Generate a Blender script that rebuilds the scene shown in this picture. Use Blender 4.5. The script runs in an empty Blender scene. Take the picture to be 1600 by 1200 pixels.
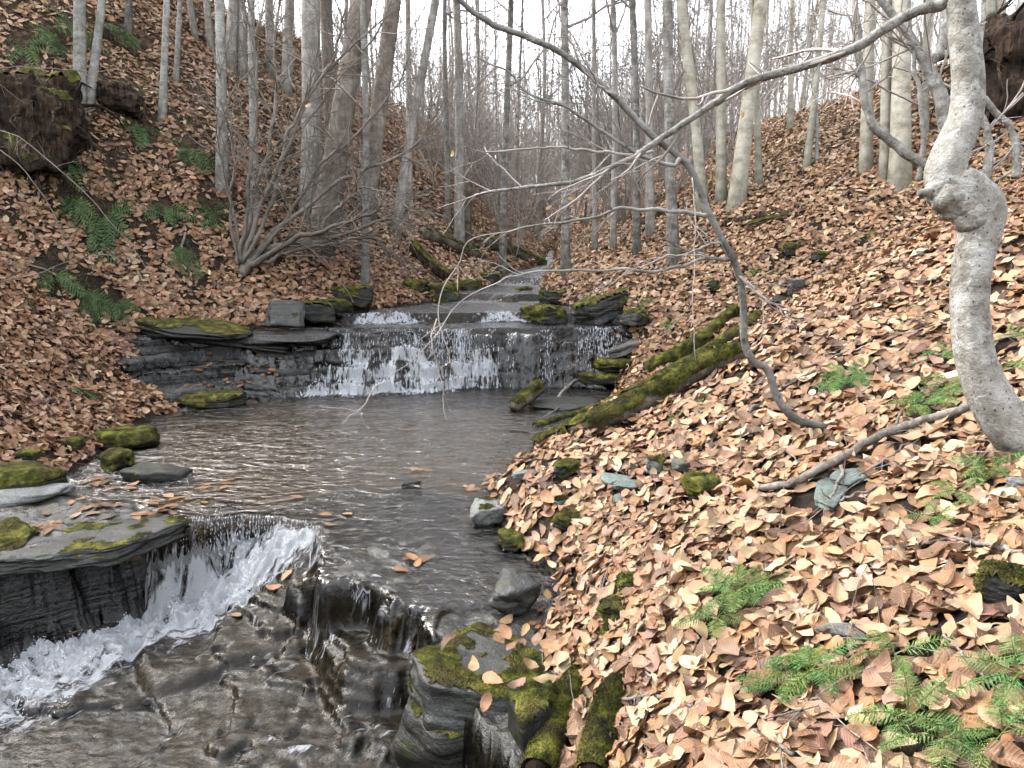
import bpy, math, random
import numpy as np
from mathutils import Vector
R = math.radians
# ---------------------------------------------------------------- camera, sky, sun, exposure
sc = bpy.context.scene
C = sc.collection
CAM_Z, PITCH, FPX = 1.5, R(12.0), 1110.0
cam_d = bpy.data.cameras.new("camera"); cam = bpy.data.objects.new("camera", cam_d); C.objects.link(cam)
cam.location = (0, 0, CAM_Z); cam.rotation_euler = (R(90) - PITCH, 0, 0)
cam_d.sensor_fit = 'HORIZONTAL'; cam_d.sensor_width = 36.0; cam_d.lens = 36.0 * FPX / 1600.0
cam_d.clip_start = 0.02; cam_d.clip_end = 1500.0
sc.camera = cam
SUN_AZ, SUN_EL = R(-62), R(40)            # azimuth from +Y towards +X
w = bpy.data.worlds.new("World"); sc.world = w; w.use_nodes = True
wn, wl = w.node_tree.nodes, w.node_tree.links
bg = wn['Background']; bg.inputs['Strength'].default_value = 0.15
sky = wn.new('ShaderNodeTexSky'); sky.sky_type = 'NISHITA'; sky.sun_disc = False
sky.sun_elevation = SUN_EL; sky.sun_rotation = SUN_AZ; sky.air_density = 1.0; sky.dust_density = 3.0; sky.ozone_density = 1.0
hs = wn.new('ShaderNodeHueSaturation'); hs.inputs['Saturation'].default_value = 0.28; hs.inputs['Value'].default_value = 1.35
wl.new(sky.outputs[0], hs.inputs['Color']); wl.new(hs.outputs[0], bg.inputs['Color'])
sd = bpy.data.lights.new("sun", 'SUN'); sd.energy = 1.5; sd.angle = R(18); sd.color = (1.0, 0.94, 0.84)
sun = bpy.data.objects.new("sun", sd); C.objects.link(sun)
sv = Vector((math.sin(SUN_AZ) * math.cos(SUN_EL), math.cos(SUN_AZ) * math.cos(SUN_EL), math.sin(SUN_EL)))
sun.rotation_euler = sv.to_track_quat('Z', 'Y').to_euler()
sc.view_settings.view_transform = 'Standard'; sc.view_settings.look = 'None'
sc.view_settings.exposure = 2.4; sc.view_settings.gamma = 1.0
sc.render.engine = 'CYCLES'
cy = sc.cycles
cy.max_bounces = 6; cy.diffuse_bounces = 3; cy.glossy_bounces = 3; cy.transmission_bounces = 4; cy.transparent_max_bounces = 12
cy.caustics_reflective = False; cy.caustics_refractive = False
try: cy.use_denoising = True
except Exception: pass

# ---------------------------------------------------------------- noise
def _h(ix, iy, iz, s):
    n = (ix.astype(np.int64) * 374761393 + iy.astype(np.int64) * 668265263 + iz.astype(np.int64) * 2147483647 + s * 974711) & 0xffffffff
    n = ((n ^ (n >> 13)) * 1274126177) & 0xffffffff
    return ((n ^ (n >> 16)) & 0xffff) / 65535.0
def vnoise(x, y, z=0.0, s=0):
    x = np.asarray(x, float); y = np.asarray(y, float); z = np.asarray(z, float) + 0 * x
    ix, iy, iz = np.floor(x), np.floor(y), np.floor(z)
    fx, fy, fz = x - ix, y - iy, z - iz
    fx = fx * fx * (3 - 2 * fx); fy = fy * fy * (3 - 2 * fy); fz = fz * fz * (3 - 2 * fz)
    o = 0
    for a in (0, 1):
        for b in (0, 1):
            for c in (0, 1):
                o = o + (fx if a else 1 - fx) * (fy if b else 1 - fy) * (fz if c else 1 - fz) * _h(ix + a, iy + b, iz + c, s)
    return o * 2 - 1
def noise2(x, y, s=0):
    ix, iy = np.floor(x), np.floor(y); fx, fy = x - ix, y - iy
    fx = fx * fx * (3 - 2 * fx); fy = fy * fy * (3 - 2 * fy); z = ix * 0
    a = _h(ix, iy, z, s); b = _h(ix + 1, iy, z, s); c = _h(ix, iy + 1, z, s); d = _h(ix + 1, iy + 1, z, s)
    return ((a * (1 - fx) + b * fx) * (1 - fy) + (c * (1 - fx) + d * fx) * fy) * 2 - 1
def fbm(x, y, s=0, o=4, g=0.5):
    x = np.asarray(x, float); y = np.asarray(y, float); r = 0; a = 1; f = 1
    for i in range(o):
        r = r + a * noise2(x * f + 17.3 * i, y * f - 9.1 * i, s + i); a *= g; f *= 2.03
    return r
def fbm3(p, s=0, o=3, g=0.5):
    r = 0; a = 1; f = 1
    for i in range(o):
        r = r + a * vnoise(p[..., 0] * f + 7.7 * i, p[..., 1] * f, p[..., 2] * f, s + i); a *= g; f *= 2.1
    return r
def sm(t): t = np.clip(t, 0, 1); return t * t * (3 - 2 * t)
def sdpoly(x, y, poly):
    """signed distance to a closed polygon, negative inside"""
    d = np.full(np.shape(x), 1e9); ins = np.zeros(np.shape(x), bool); n = len(poly)
    for i in range(n):
        ax, ay = poly[i]; bx, by = poly[(i + 1) % n]; ex, ey = bx - ax, by - ay
        t = np.clip(((x - ax) * ex + (y - ay) * ey) / (ex * ex + ey * ey), 0, 1)
        d = np.minimum(d, (x - ax - t * ex) ** 2 + (y - ay - t * ey) ** 2)
        c = ((ay > y) != (by > y)) & (x < (bx - ax) * (y - ay) / (by - ay + 1e-12) + ax)
        ins ^= c
    d = np.sqrt(d); return np.where(ins, -d, d)
def dpath(x, y, pts):
    """distance to an open path and the position along it"""
    d = np.full(np.shape(x), 1e9); s = np.zeros(np.shape(x)); acc = 0.0
    for (ax, ay), (bx, by) in zip(pts[:-1], pts[1:]):
        ex, ey = bx - ax, by - ay; L = math.hypot(ex, ey)
        t = np.clip(((x - ax) * ex + (y - ay) * ey) / (L * L), 0, 1)
        q = np.hypot(x - ax - t * ex, y - ay - t * ey)
        s = np.where(q < d, acc + t * L, s); d = np.minimum(d, q); acc += L
    return d, s

# ---------------------------------------------------------------- the lie of the land
LOWER = [(-6, .3), (-4.2, 1.7), (-2.9, 2.6), (-2.36, 2.98), (-1.93, 3.46), (-1.7, 3.58), (-1.45, 3.63), (-1.2, 3.6), (-1.0, 3.5), (-.93, 3.3), (-.9, 3.08),
         (-.86, 2.93), (-.74, 2.98), (-.6, 2.9), (-.44, 2.72), (-.3, 2.52), (-.16, 2.36), (-.06, 2.15), (0, 1.8), (-.15, 1.2), (-.75, .5), (-1, 0), (-1, -2), (-6, -2)]
BLOCK1 = [(-.99, 3.1), (-.9, 3.3), (-.3, 3.1), (-.25, 2.48), (-.55, 2.44), (-.76, 2.5), (-.86, 2.72)]
BLOCK2 = [(-1.17, 3.32), (-.8, 3.5), (-.8, 3.1), (-1.0, 3.0), (-1.12, 3.1)]
CHUTE = [(-1.08, 3.5), (-1.35, 3.42), (-1.66, 3.28), (-1.98, 3.0), (-2.28, 2.68), (-2.8, 2.3)]
TY =  [-5,   0,    1,    1.5,  2,    2.5,  2.95, 3.5,  4,    4.8,  5.5,  6.3,  7,    7.6,  8.2,  9.5,  13,   20,  40,  90]
TR =  [-.6,  -.3, -.12, .03, .08,  .08,  .10, -.13, -.20,  .2,  .6,   .95,  1.3,  1.0,  .65,  .30,  .78, 1.4, 3.2, 5.5]
TYL = [-5,   0,    3,    3.87, 5,    6,    6.6,  7.0,  7.5,  8.2,  9.5,  13,   20,  40,  90]
TL =  [-4.6,-3.8, -3.15,-2.8, -2.9, -2.95,-2.9, -2.6, -2.0, -1.25, -.5,  .5,  1.25, 2.6, 4]
TYZ = [-5, 6.4, 7.1, 8.0, 9.0, 12, 16, 25, 40, 70, 110, 200]
TZ =  [0,  0,  .58, .66, .74, .95, 1.3, 2.0, 2.9, 5.2, 8.5, 16]
def terrace(z, h, k=0.75, jit=0.0):
    q = z / h + jit; f = np.floor(q); return (f + sm((q - f - (1 - 1 / (1 + 6 * k))) * (1 + 6 * k)) - jit) * h
def fall_y(x): return np.interp(x, [-3.4, -2.6, -2.0, -1, 0, .7, 1.5], [6.55, 6.85, 7.0, 7.05, 7.0, 7.12, 7.2])
def fall_w(x): return np.interp(x, [-3.4, -2.6, -2.1, -1.4, -.75, -.4, .2, .8, 1.5], [.75, .7, .50, .46, .32, .15, .12, .18, .2])
def bed_parts(x, y, soft=False):
    off = .035 if soft else 0.0
    n1 = 0.05 * fbm(x * 2.2, y * 2.2, 3, 3); n2 = 0.025 * fbm(x * 9, y * 9, 5, 3)
    # upper falls
    fy = fall_y(x) + n1 + n2 - off; fw = fall_w(x)
    q = np.clip((y - (fy - fw)) / fw, 0, 1)
    z = .56 * q
    qj = .45 * noise2(x * 1.5, y * 0 + 3, 8) + .2 * noise2(x * 5, y * 3, 18); q4 = np.clip(terrace(q, .25, .55, qj), 0, 1)
    z = .56 * (q4 if not soft else .8 * q4 + .2 * q)
    if not soft: z = z + .56 * (np.clip(terrace(q, .07, 1.2, qj * 2), 0, 1) - q) * .5 * sm(q * 20) * sm((1 - q) * 20)
    fy2 = np.interp(x, [-1.5, -1.1, -.4, .4, 1], [7.42, 7.4, 7.55, 7.5, 7.4]) + n1 * .8 + n2 - off
    z = z + .10 * sm((y - fy2) / .06)
    fy3 = 8.75 + n1 * 3 + n2 - off; z = z + .09 * sm((y - fy3) / .12)
    z = z + .09 * sm((y - 10.4 - n1 * 3) / .2) + np.clip(y - 11, 0, 1e3) * .055
    # middle pool and shelf in front of it
    pool = np.exp(-((x + 1.3) / 1.3) ** 2 - ((y - 5.2) / 1.1) ** 2)
    z = z - .16 * pool - .018
    z = z + .035 * np.exp(-((y - 3.9) / .35) ** 2) * (fbm(x * 3, y * 3, 21, 2)) - 0.0
    z = z + (0.022 * fbm(x * 4, y * 4, 31, 3) + .006 * fbm(x * 22, y * 22, 33, 2)) * (0.3 if soft else 1) * np.where(y > 6.3, .5, 1)
    # lower basin
    d = sdpoly(x, y, LOWER) + n1 * 1.3 + n2 * 1.6 + (off if not soft else -off) * 0
    if soft: d = d + .03
    hump = .27 * np.exp(-(((x + .8) / .33) ** 2 + ((y - 2.82) / .33) ** 2)) + .16 * np.exp(-(((x + 1.22) / .3) ** 2 + ((y - 3.25) / .3) ** 2)) + .12 * np.exp(-(((x + .55) / .14) ** 2 + ((y - 2.45) / .2) ** 2))
    hump = .37 * sm((x + 1.95) / 1.0) * sm((y - 2.95) / .55)
    nb_ = .03 * fbm(x * 6, y * 6, 45, 3)
    hump = np.maximum(hump, .16 * sm(-(sdpoly(x, y, BLOCK1) + nb_) / .13)); hump = np.maximum(hump, .26 * sm(-(sdpoly(x, y, BLOCK2) + nb_) / .10))
    hump = hump * (1 + (0 if soft else .10) * fbm(x * 9, y * 9, 46, 2))
    zf = -.40 - .05 * sm((-1.1 - x) / .5) + hump + .04 * fbm(x * 2.1, y * 2.1, 41, 3) + (0 if soft else .012 * fbm(x * 13, y * 13, 42, 3)) - .04 * np.clip(2.2 - y, 0, 2)
    tb = terrace(zf + .012 * fbm(x * 5, y * 5, 47, 3) + .05 * (x * .5 + y * .3), .05, 1.3) - .05 * (x * .5 + y * .3); zf = zf * .25 + tb * .75 if not soft else zf * .5 + tb * .5
    zf = np.minimum(zf, -.05)
    k = sm((-d) / (.07 if not soft else .09))
    if not soft:
        kk = terrace(k, .2, 1.0, .4 * noise2(x * 2, y * 2, 9)); k = np.clip(kk, 0, 1)
    z = z * (1 - k) + zf * k
    # left shelf is dry: a little higher than the water
    dl = sm((-1.75 - x + .25 * (y - 3.5) + n1 * 3) / .3) * sm((3.75 + .25 * (-x - 2) - y + n1 * 3) / .2) * (1 - sm((-d + .0) / .03))
    z = z + .055 * dl
    return z, d, k
def bank_l(x, y):
    xl = np.interp(y, TYL, TL) + .09 * fbm(y * 1.3, x * .0 + 2, 51, 3); zb = np.interp(y, TYZ, TZ)
    d = xl - x
    top = 4.7 - 1.4 * sm((y - 12) / 14) + .035 * np.clip(y - 26, 0, 999)
    z = np.where(d > 0, zb - .03 + .55 * np.minimum(d, .5) + .93 * np.maximum(d - .5, 0), zb - .03 + 1.6 * d)
    z = z + sm(d / 1.5) * (.10 * fbm(x * .9, y * .9, 52, 4) + .3 * fbm(x * .23, y * .23, 54, 3) * sm(d / 5))
    e = z - top; z = np.where(e > 0, top + e * .06 / (1 + .02 * np.abs(e)), z)
    return z
def bank_r(x, y):
    xr = np.interp(y, TY, TR) + .05 * fbm(y * 1.6, x * .0 + 7, 61, 3); zb = np.interp(y, TYZ, TZ)
    d = x - xr; near = 1 - sm((y - 2.3) / .9)
    s = .60 * d - .10 * np.clip(d, 0, .9) + near * (.15 * sm(d / .5) - .04 * np.clip(d, 0, 1.2)) + .08 * sm(d / .2) * (1 - near)
    z = np.where(d > 0, zb - .03 + s, zb - .03 + 1.5 * d)
    z = z + sm(d / 1.0) * (.045 * fbm(x * 1.3, y * 1.3, 62, 4) + .22 * fbm(x * .25, y * .25, 64, 3) * sm((d - 1) / 5))
    top = 3.15 + .03 * y
    e = z - top; z = np.where(e > 0, top + e * .10, z)
    return z
def bank(x, y): return np.maximum(bank_l(x, y), bank_r(x, y))
def H(x, y):
    x = np.asarray(x, float); y = np.asarray(y, float)
    return np.maximum(bank(x, y), bed_parts(x, y)[0])
def Hb(x, y):
    b = bank(x, y); far = np.asarray(y) > 9.3
    return np.where(far, np.maximum(b, bed_parts(x, y)[0]), b)
def normal(x, y, f=H, e=.03):
    gx = (f(x + e, y) - f(x - e, y)) / (2 * e); gy = (f(x, y + e) - f(x, y - e)) / (2 * e)
    n = np.stack([-gx, -gy, np.ones_like(gx)], -1); return n / np.linalg.norm(n, axis=-1, keepdims=True)
cp, sp = math.cos(PITCH), math.sin(PITCH)
def ray(u, v):
    a, b = (u - 800) / FPX, (600 - v) / FPX
    return np.array([a, cp + b * sp, -sp + b * cp])
def P(u, v, t): return np.array([0, 0, CAM_Z]) + ray(u, v) * t
def PZ(u, v, z): r = ray(u, v); return np.array([0, 0, CAM_Z]) + r * ((z - CAM_Z) / r[2])
def hit(u, v, tmax=120):
    r = ray(u, v); t = np.geomspace(.4, tmax, 1600)
    z = CAM_Z + r[2] * t; h = H(r[0] * t, r[1] * t); k = np.argmax(z < h)
    if not (z < h).any(): k = len(t) - 1
    a, b = t[max(k - 1, 0)], t[k]
    tt = np.linspace(a, b, 30); z = CAM_Z + r[2] * tt; h = H(r[0] * tt, r[1] * tt); j = np.argmax(z < h)
    t = tt[j] if (z < h).any() else b
    return np.array([r[0] * t, r[1] * t, CAM_Z + r[2] * t]), t
def project(p):
    p = np.asarray(p); d = p[..., 1] * cp + (CAM_Z - p[..., 2]) * sp
    return 800 + FPX * p[..., 0] / d, 600 - FPX * ((p[..., 2] - CAM_Z) * cp + p[..., 1] * sp) / d, d

# ---------------------------------------------------------------- mesh building
class MB:
    def __init__(s): s.V = []; s.Q = []; s.T = []; s.C = []; s.U = []; s.n = 0
    def add(s, V, Q=None, T=None, col=None, uv=None):
        V = np.asarray(V, float).reshape(-1, 3); k = len(V); s.V.append(V)
        if Q is not None and len(Q): s.Q.append(np.asarray(Q).reshape(-1, 4) + s.n)
        if T is not None and len(T): s.T.append(np.asarray(T).reshape(-1, 3) + s.n)
        s.C.append(np.zeros((k, 3)) + (col if col is not None else 0.5)); s.U.append(np.zeros((k, 2)) + (uv if uv is not None else 0)); s.n += k
        return s
    def mesh(s, name, mat, smooth=True):
        V = np.concatenate(s.V); Q = np.concatenate(s.Q) if s.Q else np.zeros((0, 4), int); T = np.concatenate(s.T) if s.T else np.zeros((0, 3), int)
        me = bpy.data.meshes.new(name); nq, nt = len(Q), len(T)
        me.vertices.add(len(V)); me.vertices.foreach_set('co', V.astype(np.float32).ravel())
        me.loops.add(nq * 4 + nt * 3); me.loops.foreach_set('vertex_index', np.concatenate([Q.ravel(), T.ravel()]).astype(np.int32))
        me.polygons.add(nq + nt)
        me.polygons.foreach_set('loop_start', np.concatenate([np.arange(nq) * 4, nq * 4 + np.arange(nt) * 3]).astype(np.int32))
        me.polygons.foreach_set('use_smooth', np.full(nq + nt, bool(smooth)))
        a = me.attributes.new('tint', 'FLOAT_COLOR', 'POINT'); c = np.concatenate([np.concatenate(s.C), np.ones((len(V), 1))], 1)
        a.data.foreach_set('color', c.astype(np.float32).ravel())
        a = me.attributes.new('suv', 'FLOAT2', 'POINT'); a.data.foreach_set('vector', np.concatenate(s.U).astype(np.float32).ravel())
        me.update(calc_edges=True); me.validate()
        if mat: me.materials.append(mat)
        return me
    def build(s, name, mat, parent=None, smooth=True, loc=None):
        if loc is not None:
            s.V = [v - np.asarray(loc) for v in s.V]
        me = s.mesh(name, mat, smooth); o = bpy.data.objects.new(name, me); C.objects.link(o)
        if loc is not None: o.location = loc
        if parent is not None: o.parent = parent
        return o
def tag(o, label=None, cat=None, group=None, kind=None):
    if label: o['label'] = label
    if cat: o['category'] = cat
    if group: o['group'] = group
    if kind: o['kind'] = kind
    return o
def thing(name, label, cat, loc=(0, 0, 0), group=None):
    o = bpy.data.objects.new(name, None); o.empty_display_size = .1; C.objects.link(o); o.location = [float(a) for a in loc]
    return tag(o, label, cat, group)
def grid_quads(nx, ny):
    i = np.arange(nx * ny).reshape(ny, nx)
    return np.stack([i[:-1, :-1], i[:-1, 1:], i[1:, 1:], i[1:, :-1]], -1).reshape(-1, 4)
def tubes(mb, Pt, Rd, k=6, rough=0.0, col=None, seed=0, cap=True):
    """Pt (B,n,3) centre lines, Rd (B,n) radii: tapered tubes"""
    Pt = np.asarray(Pt, float); Rd = np.asarray(Rd, float)
    if Pt.ndim == 2: Pt = Pt[None]; Rd = Rd[None]
    B, n, _ = Pt.shape
    T = np.gradient(Pt, axis=1); T /= np.linalg.norm(T, axis=-1, keepdims=True) + 1e-12
    mean = Pt[:, -1] - Pt[:, 0]; ref = np.where((np.abs(mean[:, 2]) < .75 * np.linalg.norm(mean, axis=1))[:, None], [0, 0, 1.], [1., 0.02, 0])[:, None, :]
    A = np.cross(T, ref); A /= np.linalg.norm(A, axis=-1, keepdims=True) + 1e-9; D = np.cross(T, A)
    an = np.arange(k) / k * 2 * np.pi; c, s_ = np.cos(an), np.sin(an)
    off = A[:, :, None, :] * c[None, None, :, None] + D[:, :, None, :] * s_[None, None, :, None]
    rr = Rd[:, :, None, None] * np.ones((1, 1, k, 1))
    if rough:
        q = Pt[:, :, None, :] + off * rr
        rr = rr * (1 + rough * fbm3(q / (Rd.max() * 2.2), seed, 3)[..., None])
    V = (Pt[:, :, None, :] + off * rr)
    i = np.arange(B * n * k).reshape(B, n, k); j = np.roll(i, -1, 2)
    Q = np.stack([i[:, :-1], j[:, :-1], j[:, 1:], i[:, 1:]], -1).reshape(-1, 4)
    uv = np.zeros((B, n, k, 2)); L = np.concatenate([np.zeros((B, 1)), np.cumsum(np.linalg.norm(np.diff(Pt, axis=1), axis=-1), 1)], 1)
    uv[..., 0] = c * .5 + .5; uv[..., 1] = L[:, :, None]
    T3 = None; VV = V.reshape(-1, 3); UV = uv.reshape(-1, 2)
    if cap and k > 3:
        cen = np.concatenate([Pt[:, 0], Pt[:, -1]]); b = len(VV)
        T3 = []
        for bb in range(B):
            for m in range(k):
                T3.append((i[bb, 0, (m + 1) % k], i[bb, 0, m], b + bb)); T3.append((i[bb, -1, m], i[bb, -1, (m + 1) % k], b + B + bb))
        VV = np.concatenate([VV, cen]); UV = np.concatenate([UV, np.zeros((2 * B, 2))])
    mb.add(VV, Q, T3, col=col, uv=UV)
def spline(pts, n, r=None):
    """smooth centre line through pts; r: radii at pts"""
    pts = np.asarray(pts, float); m = len(pts)
    p = np.concatenate([[2 * pts[0] - pts[1]], pts, [2 * pts[-1] - pts[-2]]])
    t = np.linspace(0, m - 1 - 1e-6, n); i = t.astype(int); f = (t - i)[:, None]
    a, b, c, d = p[i], p[i + 1], p[i + 2], p[i + 3]
    q = .5 * (2 * b + (c - a) * f + (2 * a - 5 * b + 4 * c - d) * f ** 2 + (3 * b - a - 3 * c + d) * f ** 3)
    if r is None: return q
    return q, np.interp(t, np.arange(m), r)
def grow(rng, Pp, Rp, cnt, s0, s1, len0, len1, ang, up, n=6, wig=.12, rs=.55, rend=.25, taper=.5):
    """children branches on each parent centre line"""
    B, m, _ = Pp.shape; b = np.repeat(np.arange(B), cnt); N = len(b)
    s = s0 + (s1 - s0) * rng.random(N); x = s * (m - 1); i = np.minimum(x.astype(int), m - 2); f = (x - i)[:, None]
    p0 = Pp[b, i] * (1 - f) + Pp[b, i + 1] * f; r0 = Rp[b, i] * (1 - f[:, 0]) + Rp[b, i + 1] * f[:, 0]
    T = Pp[b, i + 1] - Pp[b, i]; T /= np.linalg.norm(T, axis=1, keepdims=True) + 1e-9
    rv = rng.normal(size=(N, 3)); S = rv - (rv * T).sum(1, keepdims=True) * T; S /= np.linalg.norm(S, axis=1, keepdims=True)
    a = ang * (1 + .35 * rng.normal(size=N))[:, None]
    D = T * np.cos(a) + S * np.sin(a)
    L = (len0 + (len1 - len0) * rng.random(N)) * (1 - taper * (s - s0) / (s1 - s0 + 1e-6)); seg = (L / (n - 1))[:, None]
    pts = [p0]; 
    for k in range(n - 1):
        D = D + wig * rng.normal(size=(N, 3)) + np.array([0, 0, up]); D /= np.linalg.norm(D, axis=1, keepdims=True)
        pts.append(pts[-1] + D * seg)
    Pc = np.stack(pts, 1); Rc = (r0 * rs)[:, None] * np.linspace(1, rend, n)[None, :]
    return Pc, Rc

# ---------------------------------------------------------------- materials
def mat(name):
    m = bpy.data.materials.new(name); m.use_nodes = True; nt = m.node_tree; nt.nodes.clear(); return m, N_(nt)
class N_:
    def __init__(s, nt): s.nt = nt
    def n(s, t, ins=None, **kw):
        o = s.nt.nodes.new('ShaderNode' + t)
        for k, v in kw.items(): setattr(o, k, v)
        for k, v in (ins or {}).items():
            q = o.inputs[k]
            if isinstance(v, bpy.types.NodeSocket): s.nt.links.new(v, q)
            elif isinstance(v, bpy.types.Node): s.nt.links.new(v.outputs[0], q)
            else: q.default_value = v
        return o
    def pos(s, obj=False):
        return s.n('TexCoord').outputs['Object'] if obj else s.n('NewGeometry').outputs['Position']
    def noise(s, vec, scale, detail=4, rough=.55, dist=0.0):
        return s.n('TexNoise', {'Vector': vec, 'Scale': scale, 'Detail': detail, 'Roughness': rough, 'Distortion': dist}).outputs['Fac']
    def vor(s, vec, scale, feature='F1', out='Distance'):
        return s.n('TexVoronoi', {'Vector': vec, 'Scale': scale}, feature=feature).outputs[out]
    def sc(s, vec, xyz): return s.n('VectorMath', {0: vec, 1: xyz}, operation='MULTIPLY').outputs[0]
    def ramp(s, fac, stops, interp='LINEAR'):
        o = s.n('ValToRGB', {'Fac': fac}); e = o.color_ramp.elements; o.color_ramp.interpolation = interp
        while len(e) < len(stops): e.new(.5)
        for k, (p, c) in zip(e, stops):
            k.position = p; k.color = (c, c, c, 1) if isinstance(c, (int, float)) else (*c, 1)
        return o.outputs['Color']
    def mix(s, f, a, b, mode='MIX'):
        o = s.n('Mix', data_type='RGBA', blend_type=mode)
        for k, v in ((0, f), (6, a), (7, b)):
            q = o.inputs[k]
            if isinstance(v, bpy.types.NodeSocket): s.nt.links.new(v, q)
            elif isinstance(v, (tuple, list)): q.default_value = (*v[:3], 1)
            else: q.default_value = v if k == 0 else (v, v, v, 1)
        return o.outputs[2]
    def math(s, op, a, b=0.0, clamp=False): return s.n('Math', {0: a, 1: b}, operation=op, use_clamp=clamp).outputs[0]
    def bump(s, h, strength=.5, dist=.01, normal=None):
        d = {'Height': h, 'Strength': strength, 'Distance': dist}
        if normal is not None: d['Normal'] = normal
        return s.n('Bump', d).outputs[0]
    def bsdf(s, col, rough=.7, normal=None, spec=.5, **kw):
        d = {'Base Color': col if isinstance(col, bpy.types.NodeSocket) else (*col, 1), 'Roughness': rough, 'Specular IOR Level': spec}
        if normal is not None: d['Normal'] = normal
        d.update(kw); return s.n('BsdfPrincipled', d)
    def out(s, sh, disp=None):
        o = s.n('OutputMaterial', {'Surface': sh}); return o
    def up(s, lo=.3, hi=.7):
        z = s.n('SeparateXYZ', {0: s.n('NewGeometry').outputs['Normal']}).outputs[2]
        return s.n('MapRange', {'Value': z, 'From Min': lo, 'From Max': hi}).outputs[0]
    def attr(s, name, out='Color'): return s.n('Attribute', attribute_name=name).outputs[out]
M = {}
# leaves
m, n = mat('fallen_leaf'); t = n.attr('tint'); uv = n.n('SeparateXYZ', {0: n.attr('suv', 'Vector')})
x_, y_ = uv.outputs[0], n.math('ABSOLUTE', uv.outputs[1])
vein = n.math('PINGPONG', n.math('MULTIPLY', n.math('SUBTRACT', x_, n.math('MULTIPLY', y_, .42)), 11.0), .5)
veinl = n.ramp(vein, [(0, .0), (.14, 1), (1, 1)]); mid = n.ramp(y_, [(0, 0), (.035, 1), (1, 1)])
vv = n.mix(1, veinl, mid, 'MULTIPLY')
blot = n.noise(n.pos(), 38, 4, .6)
c = n.mix(n.ramp(blot, [(.35, 0), (.7, .55)]), t, n.mix(1, t, (.62, .5, .42), 'MULTIPLY'))
c = n.mix(n.ramp(n.noise(n.pos(), 300, 2), [(.55, 0), (.75, .35)]), c, n.mix(1, t, (.45, .35, .3), 'MULTIPLY'))
c = n.mix(vv, n.mix(.5, c, (.42, .27, .16)), c)
bp = n.bump(n.math('ADD', n.math('MULTIPLY', vein, 1.0), n.math('MULTIPLY', n.noise(n.pos(), 90, 2), .8)), .55, .0022)
a = n.bsdf(c, .52, bp, .35); tr = n.n('BsdfTranslucent', {'Color': n.mix(1, c, (1.0, .72, .45), 'MULTIPLY'), 'Normal': bp})
n.out(n.n('MixShader', {0: .14, 1: a, 2: tr})); M['leaf'] = m
# ground under the leaves (leaf mould; in the distance the litter itself)
m, n = mat('leaf_mould'); p = n.pos()
pw = n.n('VectorMath', {0: p, 1: n.sc(n.n('TexNoise', {'Vector': p, 'Scale': 6.0}).outputs['Color'], (.12, .12, .12))}, operation='ADD').outputs[0]
v1 = n.n('TexVoronoi', {'Vector': n.sc(pw, (1, 1, 1.4)), 'Scale': 15.0}); sepc = n.n('SeparateColor', {0: v1.outputs['Color']})
lc = n.ramp(sepc.outputs[0], [(0, (.10, .05, .028)), (.3, (.22, .12, .07)), (.55, (.33, .19, .115)), (.8, (.43, .27, .17)), (1, (.52, .37, .26))])
soil = n.ramp(n.noise(p, 40, 5), [(.3, (.012, .010, .008)), (.7, (.045, .034, .025))])
dist = n.n('SeparateXYZ', {0: p}).outputs[1]
far = n.ramp(n.n('MapRange', {'Value': dist, 'From Min': 7.0, 'From Max': 14.0}).outputs[0], [(0, 0), (1, 1)])
patch = n.ramp(n.noise(p, .55, 5), [(.42, 1), (.6, .55)])
litter = n.mix(1, lc, patch, 'MULTIPLY')
edge = n.ramp(n.n('TexVoronoi', {'Vector': n.sc(pw, (1, 1, 1.4)), 'Scale': 15.0}, feature='DISTANCE_TO_EDGE').outputs['Distance'], [(0, .35), (.12, 1)])
litter = n.mix(1, litter, edge, 'MULTIPLY')
green = n.ramp(n.noise(p, .9, 6, .65), [(.60, 0), (.68, .7)])
litter = n.mix(green, litter, (.045, .075, .02))
c = n.mix(far, n.mix(.12, soil, litter), litter)
n.out(n.bsdf(c, .85, n.bump(n.math('ADD', sepc.outputs[1], n.math('MULTIPLY', n.noise(p, 60, 5, .7), 1.2)), .9, .03), .2)); M['soil'] = m
# rock
def rock_mat(name, cols, rough, lay=0.0, lichen=None, wet=False, bstr=.5, vs=1.0):
    m, n = mat(name); p = n.pos()
    lz = n.n('TexNoise', {'Vector': n.sc(p, (1.2, 1.2, 34 * vs)), 'Scale': 1.0, 'Detail': 5.0, 'Roughness': .6}).outputs['Fac']
    nz = n.noise(p, 7 * vs, 6, .65, .3); c = n.ramp(nz, [(.3, cols[0]), (.5, cols[1]), (.72, cols[2])])
    if lay: c = n.mix(lay, c, n.ramp(lz, [(.3, cols[0]), (.6, cols[1]), (.8, cols[2])]))
    c = n.mix(n.ramp(n.noise(p, 90 * vs, 3), [(.35, .45), (.6, 0)]), c, (.015, .014, .012))
    if lichen:
        c = n.mix(n.ramp(n.noise(p, 13 * vs, 5, .7), [(.57, 0), (.63, .85)]), c, lichen)
    h = n.math('ADD', n.math('MULTIPLY', lz, 1.0 if lay else .15), n.math('ADD', n.noise(p, 26 * vs, 6, .65), n.math('MULTIPLY', n.noise(p, 130 * vs, 3), .3)))
    r = n.n('MapRange', {'Value': n.noise(p, 11, 3), 'To Min': rough * .6, 'To Max': min(1, rough * 1.4)}).outputs[0]
    if name == 'stream_bed_shale':      # darker on the steep faces, silt on the flats of the pool
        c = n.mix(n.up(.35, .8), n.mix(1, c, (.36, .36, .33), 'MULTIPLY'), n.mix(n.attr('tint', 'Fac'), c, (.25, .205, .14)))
    n.out(n.bsdf(c, r, n.bump(h, bstr, .03), .55 if wet else .35)); return m
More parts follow.
